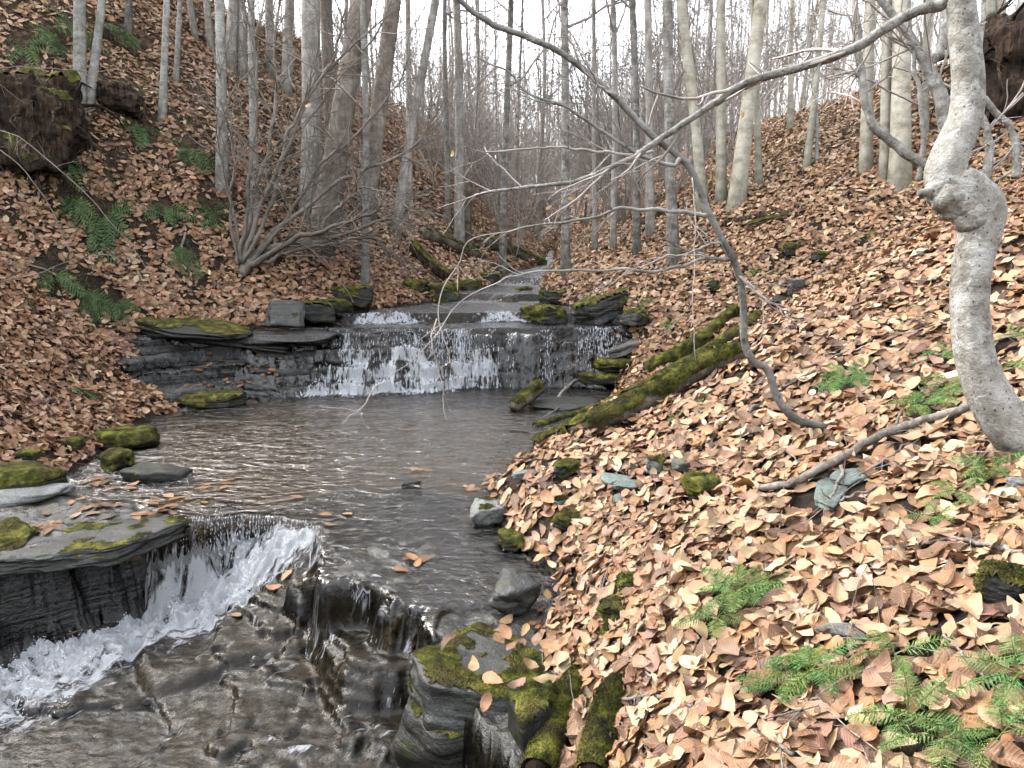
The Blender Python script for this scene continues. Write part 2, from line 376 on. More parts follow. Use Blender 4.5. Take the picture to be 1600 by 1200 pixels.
M['wet'] = rock_mat('wet_shale', [(.012, .012, .011), (.035, .033, .028), (.075, .068, .055)], .28, .4, None, True, .55)
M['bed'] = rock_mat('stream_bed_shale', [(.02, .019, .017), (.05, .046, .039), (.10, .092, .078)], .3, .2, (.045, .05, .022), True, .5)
M['rock'] = rock_mat('dry_shale', [(.07, .068, .06), (.14, .135, .12), (.25, .24, .22)], .8, .3, (.15, .16, .10))
M['grey_rock'] = rock_mat('pale_grey_stone', [(.12, .12, .11), (.2, .2, .19), (.3, .3, .28)], .75, .15, (.13, .16, .09))
M['dark_rock'] = rock_mat('damp_shale', [(.015, .015, .012), (.04, .038, .032), (.09, .085, .07)], .5, .7, (.05, .06, .02))
M['damp'] = rock_mat('damp_grey_shale', [(.03, .03, .027), (.075, .073, .066), (.15, .145, .13)], .45, .5, (.06, .065, .035))
M['green_rock'] = rock_mat('green_grey_slate', [(.10, .125, .11), (.16, .195, .175), (.23, .26, .235)], .6, .1, (.08, .10, .06), bstr=.3)
# moss
m, n = mat('moss'); p = n.pos()
nz = n.noise(p, 14, 5, .6); c = n.ramp(nz, [(.36, (.028, .03, .012)), (.5, (.095, .10, .02)), (.66, (.26, .245, .05))])
c = n.mix(n.ramp(n.noise(p, 9, 4), [(.45, 0), (.62, .6)]), c, (.085, .06, .032)); c = n.mix(1, c, n.mix(.5, (1, 1, 1), n.attr('tint')), 'MULTIPLY')
n.out(n.bsdf(c, .9, n.bump(n.math('ADD', n.noise(p, 160, 3), n.math('MULTIPLY', n.noise(p, 45, 3), 1.6)), 1.0, .022), .15)); M['moss'] = m
# fern
m, n = mat('fern'); t = n.attr('tint'); a = n.bsdf(t, .5, None, .35); tr = n.n('BsdfTranslucent', {'Color': n.mix(1, t, (1.2, 1.3, .5), 'MULTIPLY')})
n.out(n.n('MixShader', {0: .3, 1: a, 2: tr})); M['fern'] = m
# barks
def bark(name, base, dark, lite, lich=.5, vert=0.0, bs=.35, moss=0.0, sc_=1.0, spots=0.0):
    m, n = mat(name); p = n.pos(True); oi = n.n('ObjectInfo').outputs['Random']
    nb = n.noise(p, 6 * sc_, 6, .65, .2); c = n.ramp(nb, [(.32, dark), (.5, base), (.68, lite)])
    if lich: c = n.mix(n.ramp(n.noise(p, 9 * sc_, 5, .7, .4), [(.54, 0), (.6, lich)]), c, lite)
    ring = n.noise(n.sc(p, (3, 3, 30)), 1.5 * sc_, 4, .6); c = n.mix(n.ramp(ring, [(.35, {'smooth_grey_bark': 0, 'pale_bark': .22}.get(name, .4)), (.48, 0)]), c, dark)
    if spots: c = n.mix(n.ramp(n.vor(n.sc(p, (1, 1, .7)), 22 * sc_), [(.1, spots), (.2, 0)]), c, (.03, .03, .025))
    if vert:
        vn = n.noise(n.sc(p, (30, 30, 2.2)), sc_, 5, .65); c = n.mix(n.ramp(vn, [(.4, vert), (.55, 0)]), c, dark)
        h = n.math('ADD', n.math('MULTIPLY', vn, 2.2), nb)
    else: h = n.math('ADD', n.noise(p, 45 * sc_, 5, .6), n.math('MULTIPLY', ring, .15 if name == 'smooth_grey_bark' else .6))
    if moss:
        z = n.n('SeparateXYZ', {0: p}).outputs[2]
        f = n.math('MULTIPLY', n.ramp(z, [(0, 1), (.5, 0)]), n.ramp(n.noise(p, 7, 3), [(.4, 0), (.6, moss)])); c = n.mix(f, c, (.07, .09, .015))
    v = n.n('MapRange', {'Value': oi, 'To Min': .82, 'To Max': 1.12}).outputs[0]
    c = n.n('HueSaturation', {'Value': v, 'Color': c})
    n.out(n.bsdf(c.outputs[0], .85, n.bump(h, bs, .02), .2)); return m
M['beech'] = bark('beech_bark', (.25, .235, .205), (.12, .11, .09), (.38, .37, .34), .6, 0, .45, 0, 1.2, .6)
M['fbeech'] = bark('smooth_grey_bark', (.30, .28, .24), (.12, .11, .088), (.45, .44, .41), .75, 0, .6, 0, 2.6, .8)
M['paletree'] = bark('pale_bark', (.36, .33, .26), (.16, .14, .10), (.48, .45, .37), .4, 0, .4, .4, .8)
M['greytree'] = bark('furrowed_grey_bark', (.36, .325, .285), (.18, .16, .135), (.47, .44, .40), .4, .7, .8, .5)
M['brown'] = bark('brown_bark', (.24, .195, .16), (.10, .08, .064), (.34, .30, .25), .3, .5, .7, .4)
M['darktree'] = bark('dark_mottled_bark', (.19, .17, .145), (.06, .052, .042), (.36, .34, .31), .7, .3, .7, .4)
M['twig'] = bark('twig_bark', (.36, .315, .28), (.21, .18, .155), (.46, .42, .385), 0, 0, .1)
M['shrub'] = bark('shrub_bark', (.19, .16, .13), (.09, .075, .06), (.28, .245, .21), .3, .2, .4)
M['stick'] = bark('dead_stick_bark', (.24, .205, .17), (.10, .08, .06), (.38, .35, .31), .4, .4, .5, 0, 2)
M['deadwood'] = bark('rotten_wood', (.06, .038, .024), (.015, .01, .007), (.15, .10, .065), .2, .9, 1.0, 0, 1)
M['logwood'] = bark('old_log_bark', (.16, .13, .09), (.05, .04, .025), (.26, .235, .18), .3, .5, .7, 0, 1)
# water
m, n = mat('clear_stream_water'); p = n.pos(); fo = n.n('SeparateColor', {0: n.attr('tint')})
foam, rip = fo.outputs[0], fo.outputs[1]
w1 = n.n('TexNoise', {'Vector': n.sc(p, (1, 2.1, 1)), 'Scale': 4.5, 'Detail': 3.0, 'Distortion': .8}).outputs['Fac']
w2 = n.n('TexNoise', {'Vector': n.sc(p, (1, 1.6, 1)), 'Scale': 19.0, 'Detail': 4.0, 'Distortion': .5}).outputs['Fac']
w3 = n.noise(p, 75, 3)
st_ = n.n('TexNoise', {'Vector': n.attr('suv', 'Vector'), 'Scale': .8, 'Detail': 5.0, 'Roughness': .65, 'Distortion': .6}).outputs['Fac']
hh = n.math('ADD', n.math('ADD', n.math('MULTIPLY', w1, 2.4), w2), n.math('ADD', n.math('MULTIPLY', w3, .3), n.math('MULTIPLY', n.math('MULTIPLY', n.math('ADD', st_, n.math('MULTIPLY', n.n('TexNoise', {'Vector': n.attr('suv', 'Vector'), 'Scale': 2.8, 'Detail': 3.0, 'Distortion': .8}).outputs['Fac'], .35)), rip), 1.3)))
bn = n.n('Bump', {'Height': hh, 'Strength': n.math('SUBTRACT', .70, n.math('MULTIPLY', rip, .48)), 'Distance': .026}).outputs[0]
fr = n.n('Fresnel', {'IOR': 1.34, 'Normal': bn}); frb = n.math('MULTIPLY', n.math('ADD', fr.outputs[0], .02), n.math('SUBTRACT', 1.6, n.math('MULTIPLY', rip, .85)), True)
tp = n.n('BsdfTransparent', {'Color': (.74, .64, .48, 1)}); gl = n.n('BsdfGlossy', {'Color': (1, 1, 1, 1), 'Roughness': n.math('ADD', .07, n.math('MULTIPLY', rip, .28)), 'Normal': bn})
wat = n.n('MixShader', {0: frb, 1: tp, 2: gl})
fs = n.bsdf((.93, .94, .96), .4, n.bump(n.math('ADD', n.noise(p, 150, 4, .8), n.noise(p, 55, 5, .8)), 1.0, .035), .5)
streak = n.attr('suv', 'Vector'); sn = n.n('TexNoise', {'Vector': n.sc(streak, (1, 1, 1)), 'Scale': 1.0, 'Detail': 6.0, 'Roughness': .7, 'Distortion': .35}).outputs['Fac']
fm = n.math('SUBTRACT', n.math('ADD', foam, n.math('MULTIPLY', sn, 2.3)), 1.78); fm = n.math('MULTIPLY', fm, 4.0, True)
fm = n.math('MULTIPLY', fm, n.ramp(foam, [(0, 0), (.12, 1)]))
n.out(n.n('MixShader', {0: n.math('MULTIPLY', fm, .93), 1: wat, 2: fs})); M['water'] = m
m, n = mat('falling_water'); fs = n.bsdf((.86, .89, .93), .16, None, .6); tp = n.n('BsdfTransparent', {'Color': (.95, .97, 1, 1)})
n.out(n.n('MixShader', {0: .25, 1: fs, 2: tp})); M['drops'] = m

# ---------------------------------------------------------------- ground, stream bed, water
def axis(lo, hi, step, out_lo, out_hi, g=1.08):
    a = list(np.arange(lo, hi, step)); s = step
    while a[-1] < out_hi: s *= g; a.append(a[-1] + s)
    s = step; b = [lo]
    while b[-1] > out_lo: s *= g; b.append(b[-1] - s)
    return np.array(b[:0:-1] + a)
gx, gy = axis(-4.2, 3.4, .035, -95, 95), axis(.3, 9.0, .035, -9, 190, 1.035)
X, Y = np.meshgrid(gx, gy); Z = np.where(Y < 15.5, bank(X, Y), H(X, Y))
g = MB().add(np.stack([X, Y, Z], -1), grid_quads(len(gx), len(gy)))
tag(g.build('ground', M['soil']), kind='structure')
YS = np.concatenate([np.arange(1.2, 2.3, .015), np.arange(2.3, 3.75, .008), np.arange(3.75, 6.2, .03), np.arange(6.2, 7.25, .006), np.arange(7.25, 9, .016), np.arange(9, 16, .06)])
bx_, by_ = np.arange(-4.6, 2.0, .011), YS
X, Y = np.meshgrid(bx_, by_); Z, D, K = bed_parts(X, Y)
# undercut, layered faces: nudge steep bed sideways by thin beds
lay = noise2(Z * 42 + 5, X * .8 + Y * .6, 71) * .5 + noise2(Z * 90, X * 1.6, 72) * .3
gzx, gzy = np.gradient(Z, axis=1) / .011, np.gradient(Z, axis=0) / np.gradient(Y, axis=0); st = sm((np.hypot(gzx, gzy) - .8) / 1.5)
X2 = X + st * lay * .028 * np.sign(gzx + 1e-9) * np.minimum(np.abs(gzx) / (np.hypot(gzx, gzy) + 1e-6), 1); Y2 = Y + st * lay * np.where(Y > 6, .075, .035) * gzy / (np.hypot(gzx, gzy) + 1e-6)
keep = (Z > bank(X, Y) - .12)
Q = grid_quads(len(bx_), len(by_)); kv = keep.ravel(); Q = Q[kv[Q].any(1)]
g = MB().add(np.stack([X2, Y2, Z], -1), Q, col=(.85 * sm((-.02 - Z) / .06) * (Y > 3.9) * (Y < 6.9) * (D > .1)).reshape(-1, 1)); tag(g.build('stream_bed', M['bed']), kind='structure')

def level(x, y):
    n1 = 0.05 * fbm(x * 2.2, y * 2.2, 3, 3); n2 = 0.025 * fbm(x * 9, y * 9, 5, 3)
    z = .575 * sm((y - (fall_y(x) + n1 + n2 - .05)) / .06) - .6 * (1 - sm((y - (fall_y(x) - fall_w(x) - .02 + n1)) / .02)) * 0
    fy2 = np.interp(x, [-1.5, -1.1, -.4, .4, 1], [7.42, 7.4, 7.55, 7.5, 7.4]) + n1 * .8 + n2 - .03
    z = z + .10 * sm((y - fy2) / .06) + .09 * sm((y - (8.72 + n1 * 3 + n2)) / .12) + .09 * sm((y - 10.36 - n1 * 3) / .2) + np.clip(y - 11, 0, 1e3) * .055
    d = sdpoly(x, y, LOWER) + n1 * 1.3 + n2 * 1.6 + .03
    k = sm(-d / .09); return z * (1 - k) + (-.455) * k
wx, wy = np.arange(-4.6, 2.0, .0125), YS[YS < 15.8]
X, Y = np.meshgrid(wx, wy); Zs, D, K = bed_parts(X, Y, True); LV = level(X, Y)
# ---- where the water is white
fyl = fall_y(X) + .05 * fbm(X * 2.2, Y * 2.2, 3, 3); fwd = fall_w(X); qf = (fyl - Y) / fwd
onface = sm((qf + .12) / .12) * (1 - sm((qf - 1.0) / .12))
def bump_x(x, c, s): return np.exp(-((x - c) / s) ** 2)
qc = np.clip(qf, 0, 1.1); xr_ = -1.3 + .78 * sm(qc * 1.15); xl_ = -1.95 - .02 * qc
fan = sm((X - xl_) / .12) * (1 - sm((X - xr_) / .12)); fan = fan * (.52 + .25 * qc + .55 * noise2(X * 7 + 2 * qc, qc * 2.3, 93) + .3 * noise2(X * 17, qc * 4, 94))
cross = fan + .8 * bump_x(X, -.97, .05) + .75 * bump_x(X, -.52, .06) * (1 + .4 * noise2(X * 30, qc * 3, 96)) + .6 * bump_x(X, -.40, .03) + .35 * bump_x(X, -.2, .025) + .3 * bump_x(X, .05, .02) + .35 * bump_x(X, .42, .04) * sm(qc * 2) + .72 * bump_x(X, .9, .10) * (.8 + .5 * noise2(X * 20, qc * 3, 96)) + .4 * bump_x(X, -2.55, .05)
foam = onface * np.clip(cross, 0, 1) * (.85 + .15 * noise2(X * 5, qf * 1.5, 91))
base = np.exp(-np.clip((fyl - fwd - Y), 0, 9) / .13) * sm((fyl - fwd - Y + .12) / .1)
foam = np.maximum(foam, base * np.clip(.85 * sm((X + 2.2) / .3) * (1 - sm((X + .35) / .4)) + .3 * sm((X + .4) / .3) * (1 - sm((X - 1.1) / .2)), 0, 1))
fy2 = np.interp(X, [-1.5, -1.1, -.4, .4, 1], [7.42, 7.4, 7.55, 7.5, 7.4]) + .04 * fbm(X * 2.2, Y * 2.2, 3, 3)
s2 = np.exp(-((Y - fy2 + .02) / .07) ** 2); foam = np.maximum(foam, s2 * np.clip(bump_x(X, -1.3, .35) + .9 * bump_x(X, -.05, .3) + .3, 0, .9))
foam = np.maximum(foam, np.exp(-((Y - 8.72) / .12) ** 2) * .5 * sm((X + 1) / .3)); foam = np.maximum(foam, np.exp(-((Y - 10.4) / .2) ** 2) * .65)
foam = np.maximum(foam, sm((Y - 11.2) / .5) * .2 * (1 + noise2(X * 3, Y * 2, 98)) * .8)
dc, scp = dpath(X, Y, CHUTE); wch = .17 + .17 * sm(scp / .7) + .10 * sm((scp - .8) / .8)
low = sm(-D / .08)
ch = np.exp(-(dc / wch) ** 2 * 1.1) * low; wallm = sm((-1.86 - X) / .06) * sm((D + .13) / .05) * (Y < 3.8); ch = ch * (1 - wallm)
foam = np.maximum(foam, ch * (1.22 + .22 * fbm(X * 16, Y * 16, 104, 3)))
lip = np.exp(-((D + .06) / .07) ** 2) * sm((X + 1.93) / .05) * (1 - sm((X + .95) / .12)) * (Y > 3.2); foam = np.maximum(foam, lip * (.78 + .15 * noise2(X * 12, Y * 3, 103)))
foam = np.maximum(foam, np.exp(-((X + 1.28) / .42) ** 2 - ((Y - 3.36) / .12) ** 2) * .9)
for (fx_, fy_, sx, sy, a) in [(-.62, 2.93, .05, .05, .7), (-.66, 2.84, .08, .05, .65), (-.47, 2.70, .03, .1, .62), (-.50, 2.56, .03, .06, .6), (-.52, 2.36, .10, .05, .75), (-.38, 2.46, .03, .1, .65), (-.78, 2.30, .10, .022, .85), (-.90, 2.36, .06, .02, .7), (-.86, 2.52, .025, .07, .7), (-.66, 2.46, .05, .05, .55), (-.60, 2.70, .05, .12, .45), (-1.04, 3.12, .05, .07, .5), (-.78, 2.40, .12, .05, .35)]:
    foam = np.maximum(foam, a * np.exp(-((X - fx_ + .25 * (Y - fy_)) / sx) ** 2 - ((Y - fy_) / sy) ** 2))
foam = np.maximum(foam, .42 * low * sm(.5 + fbm(X * 2.5, Y * 2.5, 95, 3)))
gsx, gsy = np.gradient(Zs, axis=1) / .0125, np.gradient(Zs, axis=0) / np.gradient(Y, axis=0); steep = np.hypot(gsx, gsy)
foam = np.where(onface > .3, foam * (.84 + .25 * sm(steep / 1.6)), foam)
foam = np.maximum(foam, low * sm((steep - .5) / 1.2) * (.45 + .35 * noise2(X * 9, Y * 9, 102)) * (X > -1.3) * (Y > 2.2))
fast = np.clip(foam * 1.2 + low * .8 + (1 - sm((Y - 3.7) / .9)) * .25 + (Y > 7) * .6, 0, 1)
film = .012 + .004 * fbm(X * 14, Y * 14, 81, 3) + .012 * low
fl = np.maximum(Zs + film, LV + .004 * fbm(X * 5, Y * 8, 82, 3) * (1 - .3 * low))
fl = np.where(low > .2, np.maximum(fl, bed_parts(X, Y)[0] + .007), fl)
fl = fl + foam * foam * (.026 * fbm(X * 13 + Y * 4, Y * 18, 83, 5, .7) + .014) * (1 - .4 * onface) + low * .003 * fbm(X * 17, Y * 23, 84, 3)
# a dry margin on the left shelf and on the steps at the side of the falls
dl = sm((-1.78 - X + .25 * (Y - 3.5)) / .3) * sm((3.72 + .25 * (-X - 2) - Y) / .2) * (1 - sm((-D) / .03))
fl = fl - .14 * wallm * (1 - sm((D - .02) / .03)) - .09 * dl * (np.abs(D) < 5) - .15 * sm((X + .30) / .05) * (1 - sm((Y - 2.62 - .05 * noise2(X * 6, Y * 6, 99)) / .08)) * (D > 0) - .12 * sm((-2.45 - X) / .25) * onface - .06 * onface * (1 - sm(foam / .12)) - .12 * sm((X - 1.25) / .1) * (Y > 6.6) * (Y < 7.3)
U = np.zeros(X.shape + (2,)); mc = (dc < .9) & (low > .3)
al, pe = (X * -.75 - Y * .66), (X * -.66 + Y * .75); shelf = (Y < 3.9) & (low <= .3) & (X > -1.4)
U[..., 0] = np.where(low > .3, pe * 26, np.where(shelf, (Y + .3 * X) * 24, np.where(qf > -.1, X * 36, X * 26))); U[..., 1] = np.where(low > .3, al * 7, np.where(shelf, (X - .3 * Y) * 6, np.where(qf > -.1, fl * 8 + Y * 3, Y * 40))); near_f = (Y > 3.2) & (Y < 3.75); near_f = near_f & (ch < .35); U[..., 0] = np.where(near_f, X * 42, U[..., 0]); U[..., 1] = np.where(near_f, fl * 6, U[..., 1])
tint = np.stack([foam, fast, foam * 0], -1).reshape(-1, 3)
bk = bank(X, Y); kv = ((fl > bk - .05) & (fl > Zs - .06)).ravel(); Q = grid_quads(len(wx), len(wy)); Q = Q[kv[Q].all(1)]
g = MB().add(np.stack([X, Y, fl], -1), Q, col=tint, uv=U.reshape(-1, 2)); tag(g.build('stream_water', M['water']), kind='structure')
WF = (wx, wy, fl, foam)
def water_at(x, y, A=None):
    A = fl if A is None else A
    i = np.clip(np.searchsorted(wx, x), 0, len(wx) - 1); j = np.clip(np.searchsorted(wy, y), 0, len(wy) - 1); return A[j, i]

def drops(mb, p, d, L, r):
    d = d / (np.linalg.norm(d, axis=1, keepdims=True) + 1e-9); a = np.cross(d, [0.3, .9, .1]); a /= np.linalg.norm(a, axis=1, keepdims=True); b = np.cross(d, a)
    L = L[:, None] * .5; r = r[:, None]
    V = np.stack([p - d * L, p + a * r + d * L * .2, p + b * r + d * L * .2, p - a * r + d * L * .2, p - b * r + d * L * .2, p + d * L * .7], 1)
    i = np.arange(len(p))[:, None] * 6
    T = np.concatenate([i + t for t in ([0, 1, 2], [0, 2, 3], [0, 3, 4], [0, 4, 1], [5, 2, 1], [5, 3, 2], [5, 4, 3], [5, 1, 4])])
    mb.add(V.reshape(-1, 3), T=T)
rng = np.random.default_rng(5)
def surf_drops(name, x0, x1, y0, y1, N, thr, hop, Lr, rr):
    x = rng.uniform(x0, x1, N * 6); y = rng.uniform(y0, y1, N * 6); f = water_at(x, y, foam)
    k = (f * (.6 + .6 * noise2(x * 28, y * 3, 97)) > thr + .4 * rng.random(len(x))); x, y = x[k][:N], y[k][:N]
    z = water_at(x, y); dx = water_at(x + .025, y) - water_at(x - .025, y); dy = water_at(x, y + .025) - water_at(x, y - .025); g_ = np.hypot(dx, dy) / .05
    D_ = np.stack([-dx / .05, -dy / .05, -g_ ** 2 - .02], -1) + rng.normal(size=(len(x), 3)) * .12
    h = np.abs(rng.normal(size=len(x))) * hop
    mb = MB(); drops(mb, np.stack([x, y, z + h * .8 + .001], -1) - 0 * D_, D_, rng.uniform(*Lr, len(x)), rng.uniform(*rr, len(x)))
    return mb
def fall_drops(mb, xs, ytop, ztop, zbot, N, vy, Lr, rr):
    """free-falling strands off a lip; xs: (centre, spread, weight)"""
    c = rng.choice(len(xs), N, p=np.array([q[2] for q in xs]) / sum(q[2] for q in xs)); xc = np.array([xs[i][0] for i in c]); sx = np.array([xs[i][1] for i in c])
    x = xc + sx * rng.normal(size=N); strand = np.round(x * 60) / 60; x = .5 * x + .5 * strand; H_ = ztop - zbot
    T = np.sqrt(2 * H_ / 9.8); t = T * rng.random(N) ** .7; v = vy * (.7 + .6 * rng.random(N))
    p = np.stack([x, ytop(x) - v * t, ztop - 4.9 * t * t], -1); d = np.stack([0 * t, -v, -9.8 * t - .3], -1)
    drops(mb, p, d, rng.uniform(*Lr, N) * (.5 + t / T), rng.uniform(*rr, N))
mb = surf_drops('a', -2.5, 1.1, 6.2, 7.2, 3200, .30, .02, (.015, .055), (.0018, .0045))
fall_drops(mb, [(-.5, .06, 3), (-.72, .08, 2), (-.2, .04, .3), (.0, .02, .2), (.35, .04, .4), (.9, .09, 3), (.68, .04, .5), (-1.0, .08, 1.2), (-1.6, .3, 2), (-2.1, .1, 1)], lambda x: fall_y(x) + .05 * fbm(x * 2.2, 7 * 2.2, 3, 3) - .03, .57, .02, 2200, .35, (.02, .06), (.0015, .0035))
tag(mb.build('waterfall', M['drops']), kind='structure')
mb = surf_drops('b', -1.6, .5, 7.2, 7.7, 1200, .35, .01, (.01, .035), (.0015, .0035)); tag(mb.build('waterfall', M['drops']), kind='structure')
mb = surf_drops('c', -2.9, -.9, 2.2, 3.75, 5000, .45, .014, (.005, .018), (.001, .0026))
fall_drops(mb, [(-1.2, .1, 2), (-1.35, .08, 2), (-1.55, .12, 3), (-1.75, .08, 3), (-1.05, .05, 1)], lambda x: np.interp(x, [-1.93, -1.7, -1.45, -1.2, -1, -.93], [3.46, 3.55, 3.58, 3.55, 3.45, 3.3]) + .01, .02, -.36, 1500, .3, (.008, .03), (.001, .0022))
tag(mb.build('waterfall', M['drops']), kind='structure')
mb = surf_drops('d', -1.1, -.3, 2.2, 3.05, 900, .4, .008, (.006, .03), (.0008, .0022)); tag(mb.build('waterfall', M['drops']), kind='structure')

# ---------------------------------------------------------------- fallen leaves
def leaf_batch(mb, p, nrm, L, W, col, nu, nv, rng, tilt=.35, curl=1.0, serr=0.0, yaw=None):
    N = len(p); u = np.linspace(0, 1, nu); v = np.linspace(-1, 1, nv)
    wid = np.sin(np.pi * np.clip(u, .0, 1) ** .8) ** .8 * (1 - .12 * u); wid[0] = .04; wid[-1] = .02
    if serr: wid = wid * (1 + serr * (np.arange(nu) % 2 * 2 - 1)); wid[0] = .04; wid[-1] = .02
    uu = u[None, :, None] * np.ones((N, nu, nv)); vv = v[None, None, :] * np.ones((N, nu, nv)); ww = wid[None, :, None]
    fold = rng.normal(.13, .27, N)[:, None, None] * curl; bend = rng.normal(.1, .52, N)[:, None, None] * curl; tw = rng.normal(0, .5, N)[:, None, None] * curl
    wav = rng.random(N)[:, None, None] * 6.28; asym = rng.normal(0, .08, N)[:, None, None]
    l, w_ = L[:, None, None], W[:, None, None]
    x = (uu - .5) * l; y = vv * ww * w_ * .5 + asym * l * uu * (1 - uu) * 2
    z = fold * np.abs(vv) * ww * w_ * .5 + bend * l * .5 * ((uu - .5) * 2) ** 2 * .5 + tw * (uu - .5) * y + .05 * curl * l * np.sin(uu * 9 + wav) * vv * ww
    yaw = rng.random(N) * 6.283 if yaw is None else yaw
    a = nrm + rng.normal(size=(N, 3)) * tilt * np.array([1, 1, .3]); a /= np.linalg.norm(a, axis=1, keepdims=True)
    f = np.stack([np.cos(yaw), np.sin(yaw), 0 * yaw], -1); f = f - (f * a).sum(1, keepdims=True) * a; f /= np.linalg.norm(f, axis=1, keepdims=True) + 1e-9; s = np.cross(a, f)
    V = p[:, None, None, :] + x[..., None] * f[:, None, None, :] + y[..., None] * s[:, None, None, :] + z[..., None] * a[:, None, None, :]
    q = grid_quads(nv, nu); Q = (np.arange(N)[:, None, None] * (nu * nv) + q[None]).reshape(-1, 4)
    uv = np.stack([uu, vv * .5], -1).reshape(-1, 2); c = np.repeat(col, nu * nv, axis=0)
    mb.add(V.reshape(-1, 3), Q, col=c, uv=uv)
PAL = np.array([[.48, .31, .20], [.58, .41, .28], [.68, .53, .39], [.43, .24, .13], [.33, .18, .10], [.20, .11, .07], [.11, .065, .045], [.38, .23, .18]])
def leaf_cols(N, rng, w=(24, 17, 9, 16, 14, 10, 6, 7)):
    w = np.array(w, float); c = PAL[rng.choice(len(PAL), N, p=w / w.sum())]; return c * np.array([.82, .80, .71]) * (1 + .16 * rng.normal(size=(N, 1))).clip(.5, 1.5) * (1 + .05 * rng.normal(size=(N, 3)))
CLEAR = []      # (x, y, r) plots kept free of leaves, filled by things placed below
LR = np.random.default_rng(11)
def scatter(r0, r1, dens, half=R(50)):
    A = half * (r1 * r1 - r0 * r0); N = int(A * dens); r = np.sqrt(LR.uniform(r0 * r0, r1 * r1, N)); a = LR.uniform(-half, half, N)
    return r * np.sin(a), r * np.cos(a)
def lay_leaves():
    mb = MB()
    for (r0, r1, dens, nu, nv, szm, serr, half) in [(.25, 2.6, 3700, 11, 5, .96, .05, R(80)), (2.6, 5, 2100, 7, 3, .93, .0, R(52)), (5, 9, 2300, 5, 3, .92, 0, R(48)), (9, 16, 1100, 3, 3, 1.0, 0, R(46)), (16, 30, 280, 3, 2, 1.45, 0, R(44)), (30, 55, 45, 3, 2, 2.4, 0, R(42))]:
        x, y = scatter(r0, r1, dens, half); hb = bank(x, y)
        dry = hb > np.where((x > wx[0]) & (x < wx[-1]) & (y > 1.2) & (y < 15.7), water_at(x, y), -9) + .012
        bedz = bed_parts(x, y)[0]; dry &= (hb > bedz - .02)
        patch = fbm(x * .8, y * .8, 201, 4); left = x < -1
        keep = LR.random(len(x)) < np.where(left, np.clip(1.0 - 1.0 * np.clip(patch - .2, 0, 1), .4, 1), np.clip(1.2 - 1.8 * np.clip(patch - .2, 0, 1), .15, 1)) * np.clip(1.25 - 1.3 * np.clip(fbm(x * 5, y * 5, 207, 2), 0, 1), .3, 1) * (.55 + .45 * sm((hb - bedz) / .15))
        for (a, b, r_) in CLEAR: keep &= (x - a) ** 2 + (y - b) ** 2 > r_ * r_ * (.5 + LR.random(len(x)))
        k = dry & keep; x, y = x[k], y[k]; N = len(x)
        nrm = normal(x, y, bank, .04); L = np.where(LR.random(N) < .28, LR.uniform(.025, .06, N), np.clip(LR.normal(.083, .018, N), .035, .12)) * szm * np.where(np.hypot(x, y) < 1.6, 1.08, 1)
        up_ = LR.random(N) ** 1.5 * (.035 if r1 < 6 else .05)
        p = np.stack([x, y, bank(x, y)], -1) + nrm * (.006 + up_)[:, None]
        c = leaf_cols(N, LR, (24, 17, 9, 16, 14, 10, 6, 7) if r0 < 9 else (28, 26, 18, 12, 6, 3, 1, 3)); c = np.where((up_ < .006)[:, None], c * .75, c)  # far bands: paler weights put the valley's brightness into the leaf colour
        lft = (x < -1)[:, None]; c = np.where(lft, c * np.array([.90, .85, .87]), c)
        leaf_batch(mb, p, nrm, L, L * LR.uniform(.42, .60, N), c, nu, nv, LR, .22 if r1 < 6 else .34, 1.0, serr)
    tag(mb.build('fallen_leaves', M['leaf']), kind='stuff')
    # sodden leaves lying in and over the stream
    mb = MB(); spots = [(640, 880, 3), (670, 885, 2), (440, 915, 2), (655, 755, 3), (455, 795, 1), (230, 800, 26), (120, 800, 14), (60, 830, 14), (330, 775, 6), (760, 762, 5), (745, 775, 5), (540, 815, 3), (150, 760, 5), (200, 770, 6), (820, 960, 8), (400, 720, 1), (790, 985, 6), (115, 920, 1), (380, 955, 1), (250, 640, 6), (980, 520, 4), (400, 575, 9), (370, 600, 12), (345, 565, 9), (430, 603, 5), (310, 590, 10), (440, 560, 4)]
    P_ = []
    for (u, v, k) in spots:
        h = hit(u, v)[0]
        for i in range(k):
            a, b = h[0] + LR.normal() * .022 * math.sqrt(k), h[1] + LR.normal() * .03 * math.sqrt(k); P_.append((a, b, max(float(H(a, b)), float(water_at(a, b))) + .006 + .004 * LR.random()))
    P_ = np.array(P_); N = len(P_); L = LR.uniform(.06, .10, N)
    leaf_batch(mb, P_, normal(P_[:, 0], P_[:, 1]) * .3 + np.array([0, 0, .7]), L, L * .55, leaf_cols(N, LR, (10, 4, 1, 26, 26, 14, 2, 10)) * .8, 9, 5, LR, .10, .35, .08)
    tag(mb.build('wet_leaves', M['leaf']), kind='stuff')

